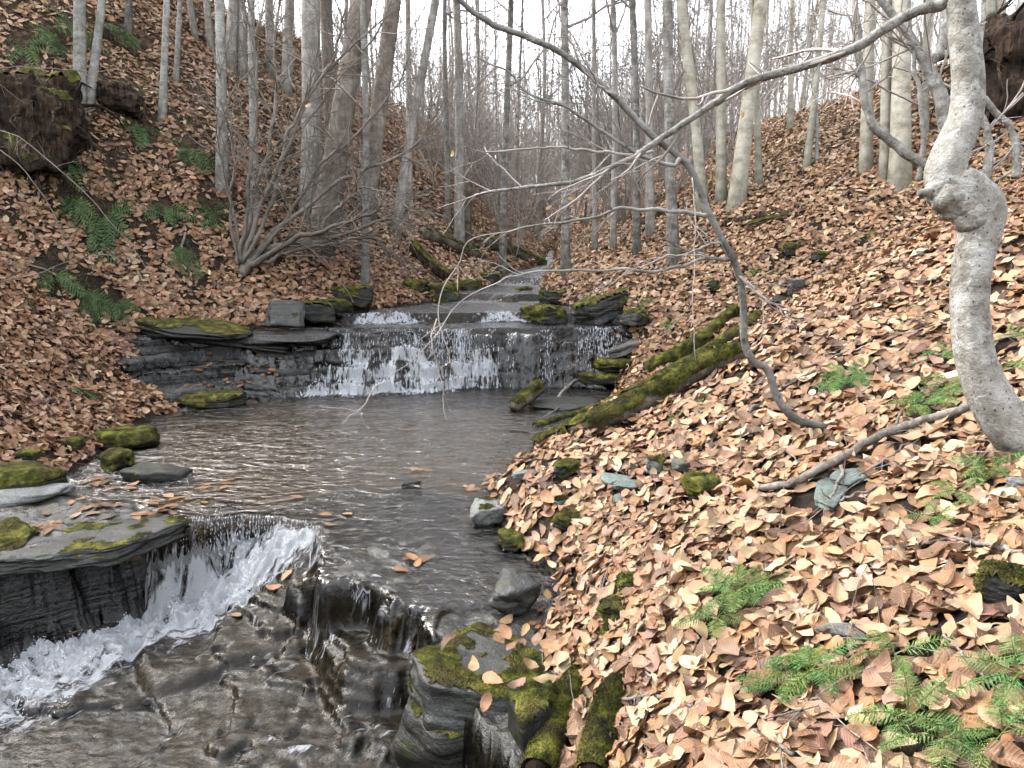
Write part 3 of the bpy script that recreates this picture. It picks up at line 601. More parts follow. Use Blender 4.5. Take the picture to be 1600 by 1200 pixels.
# ---------------------------------------------------------------- rocks, moss
def cube_sphere(k):
    q = np.tan(np.linspace(-1, 1, k) * np.pi / 4); a, b = np.meshgrid(q, q); o = np.ones_like(a); V = []; Q = []
    for i, (F) in enumerate([(o, a, b), (-o, -a, b), (-a, o, b), (a, -o, b), (a, b, o), (-a, b, -o)]):
        V.append(np.stack(F, -1).reshape(-1, 3)); Q.append(grid_quads(k, k) + i * k * k)
    V = np.concatenate(V); V /= np.linalg.norm(V, axis=1, keepdims=True); Q = np.concatenate(Q)
    key = np.round(V * 1e5).astype(np.int64); _, idx, inv = np.unique(key, axis=0, return_index=True, return_inverse=True)
    return V[idx], inv.reshape(-1)[Q]
CS = {k: cube_sphere(k) for k in (9, 17, 31)}
def rot(a, ax):
    c, s = math.cos(a), math.sin(a); return {'x': np.array([[1, 0, 0], [0, c, -s], [0, s, c]]), 'y': np.array([[c, 0, s], [0, 1, 0], [-s, 0, c]]), 'z': np.array([[c, -s, 0], [s, c, 0], [0, 0, 1]])}[ax]
def rock_shape(seed, size, k=17, nf=9, flat=.0, rough=.03, rz=0, tx=0, ty=0, lay=0.0):
    """angular stone: V, Q about its own centre"""
    rg = np.random.default_rng(seed); V, Q = CS[k]; V = V.copy()
    pl = rg.normal(size=(nf, 3)) * [1, 1, .6]; pl /= np.linalg.norm(pl, axis=1, keepdims=True); hh = rg.uniform(.62, .95, nf)
    pl = np.concatenate([pl, [[0, 0, 1], [0, 0, -1]], [[math.cos(a), math.sin(a), 0] for a in np.arange(5) * 1.2566 + rg.normal(0, .2, 5)]]); hh = np.concatenate([hh, [.72, .72], rg.uniform(.62, .8, 5)])
    d = np.maximum(V @ pl.T, 1e-3); r = 1 / ((d / hh) ** 26).sum(1) ** (1 / 26.)
    V = V * r[:, None]; V = V * (1 + rough * fbm3(V * 2.6 + seed, seed, 4)[:, None] * 2)
    V = V * (np.array(size) / 2 / .76)
    if lay:
        V[:, :2] *= (1 + lay * noise2(V[:, 2] * 55 + seed, V[:, 0] * 2, seed))[:, None]
    return V @ (rot(rz, 'z') @ rot(tx, 'x') @ rot(ty, 'y')).T, Q
def vnormals(V, Q):
    n = np.cross(V[Q[:, 2]] - V[Q[:, 0]], V[Q[:, 3]] - V[Q[:, 1]]); o = np.zeros_like(V)
    for i in range(4): np.add.at(o, Q[:, i], n)
    return o / (np.linalg.norm(o, axis=1, keepdims=True) + 1e-12)
def moss_part(V, Q, parent, seed=0, thr=.35, amt=1.0, thick=.012, fuzz=0, sc_=6.0, loc=None, name='moss', side=None):
    Nn = vnormals(V, Q); m_ = (Nn[:, 2] - thr) * 1.6 + .9 * fbm3(V * sc_ + seed, seed, 3) + (amt - 1)
    if side is not None: m_ = m_ + side(V)
    k = m_[Q].min(1) > 0
    if k.sum() < 3: return None
    W = V + Nn * (.002 + thick * np.clip(m_, 0, 1) * (1 + .5 * fbm3(V * 40, seed, 2)))[:, None]
    mb = MB().add(W, Q[k], col=(1, 1, 1))
    if fuzz:
        rg = np.random.default_rng(seed); f = rg.choice(np.nonzero(k)[0], fuzz); a = rg.random((fuzz, 2)); q = Q[f]
        p = (W[q[:, 0]] * (1 - a[:, :1]) + W[q[:, 1]] * a[:, :1]) * (1 - a[:, 1:]) + (W[q[:, 3]] * (1 - a[:, :1]) + W[q[:, 2]] * a[:, :1]) * a[:, 1:]
        nn = Nn[q[:, 0]] + rg.normal(size=(fuzz, 3)) * .55; nn /= np.linalg.norm(nn, axis=1, keepdims=True); h = rg.uniform(.003, .009, fuzz)[:, None]
        s = np.cross(nn, rg.normal(size=(fuzz, 3))); s /= np.linalg.norm(s, axis=1, keepdims=True); wd = .0011
        T = np.arange(fuzz * 3).reshape(-1, 3); c = np.repeat(rg.uniform(.8, 2.4, (fuzz, 1)) * np.array([1, 1, .8]), 3, axis=0)
        mb.add(np.stack([p - s * wd, p + s * wd, p + nn * h], 1).reshape(-1, 3), T=T, col=c)
    return mb.build(name, M['moss'], parent)
def rock(name, label, cat, loc, size, seed, m='rock', moss=None, group=None, fuzz=0, thick=.012, mthr=.35, k=17, **kw):
    V, Q = rock_shape(seed, size, k, **kw)
    o = MB().add(V, Q).build(name, M[m]) if not moss else None
    if moss:
        o = thing(name, label, cat, loc, group); MB().add(V, Q).build('stone', M[m], o); moss_part(V, Q, o, seed, mthr, moss, thick, fuzz, 6 / max(.15, max(size) * 2))
    else: tag(o, label, cat, group); o.location = [float(a) for a in loc]
    return o
def on(u, v, up=0.0): p = hit(u, v)[0]; return p + np.array([0, 0, up])

# near right-hand ledge block and its neighbours
rock('ledge_boulder', 'big angular grey block with mossy crown at the water edge in the foreground', 'boulder', PZ(765, 1045, .0) + [0, 0, -.10], (.50, .54, .26), 3, 'damp', .30, None, 9000, .010, .3, 31, nf=5, flat=.3, rz=.9, ty=.12, rough=.03, lay=.02)
rock('ledge_boulder', 'dark lower block with moss and stuck leaves beneath the big foreground block', 'boulder', PZ(735, 1150, -.28), (.50, .50, .38), 8, 'dark_rock', .45, None, 6000, .010, .2, 31, nf=8, rz=.3, lay=.03)
rock('stone', 'dark mossy stone wedged beside the leafy moss strips at the bottom edge', 'stone', PZ(838, 1130, .02), (.16, .20, .2), 13, 'dark_rock', .35, None, 1500, .010, .2, 17)
rock('stone', 'rounded brown grey stone sitting at the water margin above the big block', 'stone', PZ(806, 925, .07), (.20, .16, .13), 17, 'damp', None, rough=.05, nf=14, tx=.3, rz=.7)
rock('stone', 'pale grey block of stone at the leaf edge by the pool outlet', 'stone', PZ(757, 800, .05), (.17, .14, .11), 23, 'grey_rock', .3, None, 300, .006, .4, 17, nf=12, rz=.4, tx=.2, rough=.05)
rock('stone', 'smooth dark stone breaking the surface of the pool near the left bank', 'stone', PZ(250, 742, .0), (.36, .26, .12), 29, 'damp' if 0 else 'dark_rock', None, rz=.2)
rock('stone', 'small flat stone tip with a leaf in the middle of the pool', 'stone', PZ(640, 757, -.01), (.12, .08, .05), 31, 'dark_rock', None, rz=.5)
rock('mossy_stone', 'round bright moss covered stone at the left edge of the pool', 'stone', PZ(181, 722, .03), (.17, .16, .13), 37, 'dark_rock', 1.5, None, 1500, .015, -.2, 17)
rock('mossy_stone', 'long low moss covered stone on the left shore of the pool', 'stone', PZ(205, 688, .04), (.40, .22, .14), 41, 'dark_rock', 1.3, None, 1800, .015, 0, 17, rz=.2)
rock('mossy_stone', 'flat mossy stone at the far left corner of the pool below the falls', 'stone', PZ(330, 625, .04), (.62, .3, .10), 43, 'dark_rock', 1.1, None, 0, .015, .1, 17)
rock('mossy_stone', 'small mossy stone in the leaves above the left shore', 'stone', on(45, 722, .03), (.14, .12, .08), 47, 'dark_rock', 1.3, None, 400, .01, 0)
rock('mossy_stone', 'mossy stone half hidden in the leaves beside the long shore moss', 'stone', on(110, 700, .02), (.2, .16, .08), 48, 'dark_rock', 1.1, None, 400, .01, 0)
# left shelf
rock('rock_slab', 'mossy slab at the left picture edge on the dry shelf', 'rock slab', PZ(0, 850, .03), (.34, .44, .09), 53, 'dark_rock', .6, None, 4000, .010, .3, 31, rz=.2, nf=4, rough=.05)
rock('rock_slab', 'flat grey slab with moss tufts along the shelf edge above the black drop', 'rock slab', PZ(165, 842, .0), (.84, .42, .10), 57, 'damp', .22, None, 1800, .008, .4, 31, rz=.80, nf=3, rough=.05, ty=.03)
rock('rock_slab', 'thin slab stepping up to the mossy bank at the left edge', 'rock slab', PZ(20, 775, .05), (.62, .26, .07), 59, 'grey_rock', None, rz=.2)
rock('rock_slab', 'mossy low slab under leaves at the far left of the shelf', 'rock slab', PZ(30, 748, .10), (.5, .26, .13), 61, 'dark_rock', .9, None, 800, .012, .2, 17, rz=.1)
# slabs left of the falls
SL = 'layered shale ledge left of the falls'
for i, (u, v, s, rz, ty, lb) in enumerate([(300, 512, (1.25, .6, .09), -.1, .10, 'uppermost mossy slab of the stack of shale left of the falls'), (330, 524, (1.5, .7, .09), -.05, .13, 'second broad slab of the shale stack left of the falls'), (262, 541, (.62, .5, .09), .1, .1, 'short broken slab low in the shale stack left of the falls'), (250, 553, (.55, .45, .07), .2, .06, 'lowest slab poking from the leaves in the shale stack')]):
    h = PZ(u, v, [.62, .52, .40, .33][i]); rock('rock_slab', lb, 'rock slab', h, s, 70 + i, 'dark_rock', .45 if i == 0 else None, None, 0, .015, .5, 17, rz=rz, ty=ty, nf=8, lay=.03) if i == 0 else rock('rock_slab', lb, 'rock slab', h, s, 70 + i, 'dark_rock', None, None, rz=rz, ty=ty, nf=8, lay=.03)
for i, (u, v, s, z, lb) in enumerate([(420, 527, (1.3, .5, .16), .50, 'dark wet bed of shale running from the slab stack to the falls lip'), (400, 575, (1.0, .35, .09), .17, 'dark shale step at the left foot of the falls'), (440, 600, (.8, .35, .08), .05, 'lowest wet shale step at the left foot of the falls'), (395, 555, (.9, .35, .08), .27, 'middle wet shale step beside the falls')]):
    rock('rock_step', lb, 'rock step', PZ(u, v, z), s, 80 + i, 'wet', None, None, nf=8, rz=.05 * i, lay=.03)
rock('tilted_slab', 'upright tilted grey slab with a mossy right edge above the left end of the falls', 'rock slab', PZ(448, 492, .72), (.36, .08, .28), 90, 'damp', .6, None, 0, .015, .3, 17, rz=.1, tx=-.5, nf=5)
rock('mossy_stone', 'mossy dark boulder just right of the tilted grey slab', 'stone', PZ(490, 488, .70), (.42, .3, .2), 91, 'dark_rock', .9, None, 0, .02, .2)
rock('mossy_boulder', 'dark wedge shaped boulder with a mossy sloping top right of the upper cascade', 'boulder', PZ(932, 486, .68), (.78, .5, .26), 92, 'wet', .9, None, 0, .03, .35, 17, ty=-.28, nf=6, lay=.03)
rock('mossy_stone', 'dark stone between the wedge boulder and the leafy bank', 'stone', PZ(995, 497, .66), (.28, .25, .14), 93, 'dark_rock', .7, None, 0, .02, .3)
rock('mossy_slab', 'moss covered slab at the right foot of the falls', 'rock slab', on(972, 575, .03), (.52, .3, .12), 94, 'dark_rock', 1.25, None, 0, .02, .0)
rock('mossy_slab', 'lower moss covered slab by the pool under the falls', 'rock slab', on(945, 596, .03), (.55, .25, .09), 95, 'dark_rock', 1.15, None, 0, .02, .0)
rock('rock_slab', 'leaf strewn slab tilted beside the right end of the falls', 'rock slab', on(975, 548, .03), (.5, .3, .1), 96, 'rock', None, None, ty=-.35)
rock('rock_slab', 'wet flat rock in the shallows right of the small mossy log', 'rock slab', PZ(890, 632, .01), (.62, .4, .06), 97, 'dark_rock', None, None)
for i, (u, v, sx, mo, lb) in enumerate([(650, 452, .3, 1.1, 'mossy stone left of the highest cascade nearest the fallen limbs'), (690, 463, .5, 1.2, 'long mossy stone along the left bank of the upper stream'), (735, 452, .35, 1.1, 'mossy hump beside the upper cascade'), (820, 460, .22, 1.1, 'mossy upright stone right of the upper cascade'), (855, 497, .4, 1.1, 'low mossy stone at the right of the second cascade'), (550, 468, .5, .7, 'dark overhung stone on the left bank above the falls'), (838, 445, .3, 1, 'stone on the right bank of the upper stream'), (870, 470, .35, .9, 'flat stone along the right bank of the upper stream'), (520, 490, .5, .8, 'dark mossy ledge stone above the left of the falls'), (765, 438, .3, 1, 'stone far up the stream by the left bank')]):
    rock('mossy_stone', lb, 'stone', on(u, v, .03), (sx, sx * .7, sx * .45), 100 + i, 'dark_rock', mo, None, 0, .02, .1)
# stones on the right bank
for i, (u, v, s, m_, mo, tx, lb) in enumerate([
    (1243, 462, (.13, .06, .16), 'rock', None, .2, 'upright square edged brown stone standing in the leaves on the right slope'),
    (1222, 478, (.2, .16, .07), 'dark_rock', None, .3, 'dark stone slab leaning below the upright brown stone'),
    (1230, 400, (.15, .12, .12), 'dark_rock', 1.3, 0, 'moss capped round stone high on the right slope'),
    (1280, 410, (.16, .12, .09), 'dark_rock', 1.1, 0, 'dark mossy stone just right of the moss capped round stone'),
    (1115, 455, (.12, .10, .10), 'dark_rock', 1.0, 0, 'small dark mossy stone on the bank above the mossy logs'),
    (885, 825, (.10, .09, .07), 'dark_rock', 1.3, 0, 'little mossy stone among leaves below the pool outlet'),
    (885, 742, (.20, .12, .06), 'dark_rock', 1.2, 0, 'mossy stone on the bank just in front of the long mossy log'),
    (1092, 778, (.18, .12, .09), 'dark_rock', 1.4, 0, 'moss cushion stone in the middle of the right bank leaves'),
    (960, 757, (.15, .09, .035), 'green_rock', None, .1, 'left flat greenish stone of the small cluster in the leaves'),
    (985, 765, (.17, .08, .03), 'green_rock', None, .2, 'front flat greenish stone of the small cluster in the leaves'),
    (1022, 742, (.09, .08, .08), 'grey_rock', .6, .1, 'pale lichened stone at the back of the small cluster'),
    (1060, 738, (.11, .08, .06), 'rock', None, .1, 'grey stone at the right end of the small cluster'),
    (968, 785, (.08, .06, .03), 'grey_rock', None, 0, 'smallest grey stone below the small cluster'),
    (876, 793, (.05, .045, .04), 'green_rock', .5, 0, 'small greenish pebble by the leaf edge'),
    (822, 745, (.18, .06, .03), 'green_rock', None, 0, 'thin flat greenish stone lying at the water edge'),
    (1300, 775, (.34, .10, .025), 'green_rock', None, .15, 'long flat blue green slate under the grey dead branch'),
    (1325, 752, (.12, .11, .02), 'green_rock', None, .2, 'square blue green slate piece above the long slate'),
    (1318, 1002, (.11, .05, .04), 'rock', None, .3, 'dark grey wedge stone above the biggest fern'),
    (1570, 940, (.11, .08, .07), 'dark_rock', .8, 0, 'lichened dark boulder in the leaves at the right edge'),
    (980, 925, (.09, .07, .05), 'grey_rock', .9, 0, 'mossy pebble left of the middle fern'),
    (965, 965, (.10, .12, .05), 'dark_rock', 1.1, 0, 'mossy stone buried in leaves near the bank edge'),
    (800, 855, (.16, .10, .06), 'dark_rock', 1.2, 0, 'mossy stone at the waterline above the brown grey stone'),
    (1590, 770, (.06, .05, .04), 'grey_rock', None, 0, 'pebble by the fern below the crooked beech')]):
    p = on(u, v, s[2] * .42 + .008); CLEAR.append((p[0], p[1], max(s[:2]) * .42))
    rock('mossy_stone' if mo and mo > .85 else 'stone', lb, 'stone', p, s, 130 + i, m_, mo, None, 1500 if (mo and v > 700) else 0, .012, .1, 17, rz=i * .7, tx=tx)
# moss strips (an old mossy log end) at the bottom
def log(name, label, pts, radii, seed, m='logwood', moss=1.0, thr=.1, fuzz=0, thick=.02, k=20, n=40, cat='fallen log', rough=.06, msc=5.0):
    q, r = spline(pts, n, radii); c = q.mean(0); mb = MB(); tubes(mb, q - c, r, k, rough, seed=seed)
    o = thing(name, label, cat, c); V, Q = np.concatenate(mb.V), np.concatenate(mb.Q); mb.build('log_wood', M[m], o)
    if moss: moss_part(V, Q, o, seed, thr, moss, thick, fuzz, msc)
    return o
def onl(u, v, r): p, t = hit(u, v); return p + np.array([0, 0, r * .75])
log('mossy_log', 'thick moss covered fallen log running down the bank into the pool', [onl(u, v, r) for u, v, r in [(842, 702, .055), (930, 672, .065), (1010, 640, .07), (1080, 600, .07), (1165, 562, .07)]], [.045, .056, .06, .06, .055], 7, 'logwood', 1.0, -.15, 26000, .022, msc=7)
log('mossy_log', 'thinner mossy log lying just behind the thick one with its bare upper end', [onl(u, v, .05) + [0, .02, .02] for u, v in [(836, 680), (920, 655), (1000, 622), (1080, 580), (1160, 530), (1185, 505)]], [.022, .032, .036, .04, .042, .04], 9, 'logwood', .85, .0, 12000, .018, msc=7)
log('mossy_log', 'third mossy log higher up the bank behind the two long ones', [onl(u, v, .06) for u, v in [(1010, 585), (1060, 560), (1100, 535), (1150, 490)]], [.05, .055, .055, .04], 10, 'logwood', 1.35, -.1, 0, .022)
log('mossy_log', 'short stub of mossy log with a cut end standing in the pool', [PZ(803, 637, .03), PZ(822, 622, .08), P(845, 604, 6.35)], [.05, .062, .06], 12, 'logwood', .8, .25, 3000, .02)
log('mossy_log', 'yellow green mossy limb under leaves at the bottom edge left of centre', [on(838, 1230, .05), on(868, 1150, .05), on(890, 1095, .045), on(905, 1060, .02)], [.035, .034, .03, .02], 15, 'deadwood', 1.6, -.4, 16000, .010, msc=16)
log('mossy_log', 'second yellow green mossy limb beside the first at the bottom edge', [on(925, 1240, .05), on(942, 1160, .05), on(955, 1110, .045), on(965, 1075, .02)], [.035, .035, .03, .02], 16, 'deadwood', 1.6, -.4, 16000, .010, msc=16)
log('mossy_limb', 'small mossy root curving out of the leaves left of the middle fern', [on(990, 905, .01), on(975, 940, .02), on(960, 980, .02), on(940, 1010, 0)], [.012, .02, .02, .012], 18, 'deadwood', 1.2, -.1, 3000, .008, msc=14)
for i, (a, b, r0, r1, mo, lb) in enumerate([((155, 55), (215, 95), .07, .05, .3, 'dark rotten log lying across the top of the left slope'), ((660, 372), (745, 405), .10, .07, .9, 'mossy log lying on the left slope beyond the big trees'), ((640, 392), (700, 440), .10, .08, .4, 'dark hollow log pointing down the left slope toward the upper stream'), ((760, 385), (850, 420), .10, .08, .9, 'mossy log on the valley floor beyond the upper stream'), ((1135, 355), (1240, 335), .05, .03, .2, 'thin fallen trunk across the middle of the right slope'), ((1170, 362), (1232, 345), .05, .05, .2, 'short dark log below the thin fallen trunk on the right slope'), ((560, 460), (690, 445), .04, .03, .4, 'slender log along the top of the left stream bank'), ((1000, 355), (1060, 330), .07, .05, .3, 'dark log far back at the foot of the right slope')]):
    p0, p1 = on(*a, r0 * .6), on(*b, r0 * .6); mid_ = (p0 + p1) / 2; mid_[2] = float(H(mid_[0], mid_[1])) + r0 * .6
    log('fallen_log', lb, [p0, mid_, p1], [r0, (r0 + r1) / 2, r1], 40 + i, 'deadwood' if mo < .5 else 'logwood', mo + .2, .2, 0, .02, 10, 20)

# ---------------------------------------------------------------- ferns
def frond_template(npin=15, npl=7, k=1.0):
    """flat frond along +x, unit length: (V, Q, s) with leaflets as small kites"""
    V = []; T = []
    def kite(p, d, s, L, W):
        b = len(V); V.extend([p, p + d * L * .45 + s * W * .5, p + d * L, p + d * L * .45 - s * W * .5]); T.append((b, b + 1, b + 2, b + 3))
    for i in range(npin):
        x = .16 + .82 * i / npin; lp = .30 * math.sin(math.pi * min(1, (x - .06)) ** .75) * (1 - .35 * x) + .015
        for sgn in (-1, 1):
            d = np.array([.36, sgn * .93, 0]); p0 = np.array([x + (.012 if sgn > 0 else 0), 0, 0])
            kite(p0, d, np.array([-d[1], d[0], 0]), lp, .022)
            if npl:
                m_ = max(3, int(npl * lp / .25))
                for j in range(m_):
                    f = (j + .4) / m_; pl = .052 * (1 - .65 * f) * k
                    for s2 in (-1, 1):
                        e = np.array([d[0] * .5 - d[1] * s2 * .86, d[1] * .5 + d[0] * s2 * .86, 0]); kite(p0 + d * lp * f, e, np.array([-e[1], e[0], 0]), pl, pl * .62)
            else: kite(p0, d, np.array([-d[1], d[0], 0]), lp, .05)
    return np.array(V), np.array(T)
FT = {0: frond_template(14, 8, .62), 1: frond_template(11, 4, .9), 2: frond_template(9, 0)}
def fern(label, p, L, nf, seed, lod=0, dark=1.0, spread=1.0, face=None, group=None):
    rg = np.random.default_rng(seed); o = thing('fern', label, 'fern', p, group); nr = normal(np.array([p[0]]), np.array([p[1]]), bank)[0]
    Vt, Qt = FT[lod]
    for i in range(nf):
        yaw = (face if face is not None else 0) + (i / nf * 6.283 if face is None else rg.normal(0, .75)) + rg.normal(0, .25); l = L * rg.uniform(.7, 1.15)
        el = rg.uniform(.25, .75) * spread; x, y = Vt[:, 0], Vt[:, 1]
        th = el - (el + .45 * rg.uniform(.6, 1.3)) * x; xx = x * np.cos(el * .5 - .2 * x); zz = (el * x - (el + .35) * .5 * x * x)
        W = np.stack([xx * l, y * l * rg.uniform(.85, 1.1) * (1 + 0 * x), zz * l - np.abs(y) * l * .25 + rg.normal(0, .004, len(x)) * L * 4], -1)
        A = rot(rg.normal(0, .25), 'x'); W = W @ A.T @ rot(yaw, 'z').T
        W[:, 2] += (-(nr[0] * W[:, 0] + nr[1] * W[:, 1]) / nr[2]) * .8 + .01
        c = np.array([.14, .26, .08]) * rg.uniform(.75, 1.45) * dark * (1 + .10 * rg.normal(size=(len(W) // 4, 1)).repeat(4, 0)) * np.array([rg.uniform(.8, 1.5), 1, 1])
        mb = MB().add(W, Qt, col=c); xs = np.linspace(0, 1, 7); rc = np.stack([xs * l * np.cos(el * .5 - .2 * xs), 0 * xs, (el * xs - (el + .35) * .5 * xs * xs) * l], -1) @ A.T @ rot(yaw, 'z').T
        rc[:, 2] += (-(nr[0] * rc[:, 0] + nr[1] * rc[:, 1]) / nr[2]) * .8 + .01
        tubes(mb, rc, np.linspace(.0016, .0005, 7), 3, col=(.12, .15, .03), cap=False); mb.build('frond', M['fern'], o, smooth=False)
    return o
FERN = [(1150, 945, .20, 9, 0, 'wide fern patch by the bank edge, in front of the thin upright twig'), (1120, 985, .17, 6, 0, 'smaller fern spilling down left below the wide patch'), (1262, 1075, .19, 11, 0, 'bushy bright fern in the leaves at the bottom, below the dark wedge stone'),
        (1215, 1100, .14, 6, 0, 'low fern at the left flank of the bushy bright fern'), (1395, 1050, .17, 4, 0, 'slim fern with long drooping fronds right of the bushy bright fern'), (1415, 1150, .17, 5, 0, 'fern with drooping fronds at the bottom edge below the slim fern'), (1470, 1185, .16, 6, 0, 'dark green fern cut by the bottom edge near the large brown leaf'),
        (1585, 1085, .15, 6, 0, 'fern in the bottom right corner beside dark leaves'), (1560, 1180, .15, 5, 0, 'fern tips at the very bottom right edge'), (1545, 752, .16, 7, 0, 'small fern under the base of the crooked beech'), (1495, 790, .13, 4, 0, 'little fern just left of and below the one under the beech base'), (1462, 830, .12, 5, 1, 'tiny fern between the grey branch and the curved stick'),
        (1200, 935, .12, 3, 0, 'sparse fern at the right side of the wide patch'), (1440, 650, .20, 9, 0, 'broad fern mound left of the crooked beech base'), (1475, 620, .18, 6, 1, 'fern just above the broad mound, touching the crooked trunk'), (1320, 605, .20, 8, 0, 'fern mound on the slope between the two leaning stems'), (1290, 610, .13, 4, 1, 'small fern joined to the left of the slope mound'),
        (1470, 568, .15, 6, 1, 'fern left of the crooked trunk halfway up the frame'), (1585, 590, .14, 6, 1, 'fern right of the crooked trunk halfway up the frame'), (1180, 432, .16, 6, 1, 'fern beside the mossy round stone above the mossy logs'), (1005, 483, .15, 6, 1, 'fern on the bank by the dark wedge boulder'), (1350, 378, .14, 2, 1, 'lone blue green fern frond on the right slope'),
        (1045, 515, .14, 5, 1, 'fern just below the small dark stone on the near bank'), (1570, 295, .16, 6, 1, 'fern below the right root mass'), (1590, 270, .14, 5, 1, 'fern close to the root mass at the right edge'), (1575, 540, .12, 4, 1, 'low moss green fern right of the beech trunk'), (1100, 633, .08, 3, 1, 'tiny fern sprig right of the thick mossy log'), (1052, 665, .07, 3, 1, 'green sprig in leaves below the thick mossy log')]
for i, (u, v, L, nf, lod, lb) in enumerate(FERN):
    L *= .72; p = on(u, v, .035); fern(lb, p, L, nf, 300 + i, lod, 1.0); CLEAR.append((p[0], p[1], L * .42))
LF = [(85, 435, .34, 'large'), (140, 460, .3, 'spreading'), (18, 432, .3, 'cropped'), (150, 350, .34, 'dark drooping'), (120, 315, .3, 'grassy'), (228, 305, .3, 'feathery'), (262, 330, .3, 'low'), (290, 395, .3, 'rounded'), (300, 410, .26, 'twin'), (222, 205, .34, 'hanging'), (120, 48, .4, 'bright'), (60, 42, .36, 'pale'), (85, 62, .34, 'small'), (170, 338, .3, 'thick'),
      (255, 120, .4, 'distant'), (300, 240, .34, 'wispy'), (330, 335, .3, 'isolated'), (10, 205, .34, 'edge'), (40, 80, .36, 'sparse'), (200, 60, .4, 'tufted'), (270, 190, .3, 'narrow'), (185, 480, .22, 'tiny'), (130, 622, .16, 'matted'), (210, 260, .3, 'leaning'), (100, 260, .3, 'shaded'), (430, 308, .3, 'far'), (320, 205, .3, 'thin')]
for i, (u, v, L, ad) in enumerate(LF):
    if i % 3 == 2: continue
    L *= .85; p = on(u, v, .045); CLEAR.append((p[0], p[1], L * .5)); fern('%s dark green fern growing in the leaves of the steep left slope' % ad, p, L, 7, 400 + i, 1 if v > 380 else 2, .42, face=-.9, group='ferns on the left slope')

# ---------------------------------------------------------------- root masses and hollow
def rootball(label, u, v, size, seed, cap=True, nroot=26):
    c, t = hit(u, v); c = c + [0, 0, size[2] * .25]; rg = np.random.default_rng(seed); o = thing('root_mass', label, 'stump', c)
    V, Q = rock_shape(seed, size, 31, nf=10, rough=.09); V = V * (1 + .16 * fbm3(V * 3.2, seed, 4))[:, None]; MB().add(V, Q).build('core', M['deadwood'], o)
    if cap: moss_part(V, Q, o, seed, .4, .8, .03, 0, 5)
    P0 = rg.normal(size=(nroot, 3)) * [.5, .5, .4] ; P0 /= np.linalg.norm(P0, axis=1, keepdims=True); P0 = P0 * np.array(size) * .42; D = P0 / np.linalg.norm(P0, axis=1, keepdims=True)
    pts = [P0]; d = D.copy()
    for k in range(9): d = d + rg.normal(size=d.shape) * .22 + [0, -.04, -.16]; d /= np.linalg.norm(d, axis=1, keepdims=True); pts.append(pts[-1] + d * size[2] * .07)
    Pt = np.stack(pts, 1); Rr = rg.uniform(.008, .03, nroot)[:, None] * np.linspace(1, .25, 10)[None]
    mb = MB(); tubes(mb, Pt, Rr, 6, .1); a, b = grow(rg, Pt, Rr, 3, .2, .9, .15, .4, .6, -.05, 6); tubes(mb, a, b, 4, cap=False); mb.build('roots', M['deadwood'], o); return o
rootball('dark upturned rotten stump with hanging roots and a mossy cap at the upper left', 58, 225, (1.0, .85, .85), 21)
rootball('dark crumbly upturned root mass behind the crooked beech at the right edge', 1572, 165, (.85, .7, 1.1), 22, False, 34)
rootball('low dark rotten stump mound on the left slope beside the leaning stem', 182, 168, (.5, .4, .3), 23, False, 10)

# ---------------------------------------------------------------- trees
TWK = 1.6
def tree(name, label, cat, base, top, h, r, m, seed, group=None, nb=12, b0=.3, bl=.28, lv=3, wig=.01, k=10, flare=1.5, bend=None, up=.05, ang=.85, fine=1.0):
    """base: ground point; top: a point the trunk passes through; h: length"""
    rg = np.random.default_rng(seed); base = np.asarray(base, float); d = np.asarray(top, float) - base; d /= np.linalg.norm(d)
    n_ = 26; s = np.linspace(-.02, 1, n_); q = d[None] * (s * h)[:, None]; ax = rg.normal(size=(2, 3)) * [1, 1, 0]
    q = q + (np.sin(s * 5 + rg.random() * 6)[:, None] * ax[0] + np.sin(s * 11 + rg.random() * 6)[:, None] * ax[1] * .45) * wig * h * sm(s * 3)[:, None]
    if bend is not None: q = q + np.asarray(bend)[None] * (np.sin(np.clip(s, 0, 1) * np.pi * 1.5))[:, None]
    rr = r * (1 - .75 * np.clip(s, 0, 1)) * (1 + (flare - 1) * np.exp(-np.clip(s, 0, 1) * h / .22)); rr[-1] *= .3
    o = thing(name, label, cat, base, group); mb = MB(); tubes(mb, q, rr, k, .04, seed=seed); mb.build('trunk', M[m], o)
    mb = MB(); a, b = grow(rg, q[None], rr[None], nb, b0, .97, h * bl * .6, h * bl * 1.1, ang, up, 8, .13, .42, .3, .6); tubes(mb, a, b, 5, cap=False)
    if lv > 1:
        a2, b2 = grow(rg, a, b, int(5 * fine), .2, .95, h * bl * .25, h * bl * .5, .75, .02, 6, .14, .6, .35); b2 = np.maximum(b2, .0022 * TWK); tubes(mb, a2, b2, 4, cap=False)
    if lv > 2:
        a3, b3 = grow(rg, a2, b2, int(4 * fine), .2, .98, h * bl * .1, h * bl * .25, .7, .02, 4, .16, .6, .5); b3 = np.maximum(b3, .0016 * TWK); tubes(mb, a3, b3, 3, cap=False)
    mb.build('crown', M['twig'], o); return o
def copy_tree(o, loc, rz, s, label=None, group=None, tilt=(0, 0)):
    c = o.copy(); C.objects.link(c); c.location = [float(a) for a in loc]; c.rotation_euler = (tilt[0], tilt[1], rz); c.scale = (s, s, s)
    if label: c['label'] = label
    if group: c['group'] = group
    for ch in o.children:
        d = ch.copy(); C.objects.link(d); d.parent = c
    return c
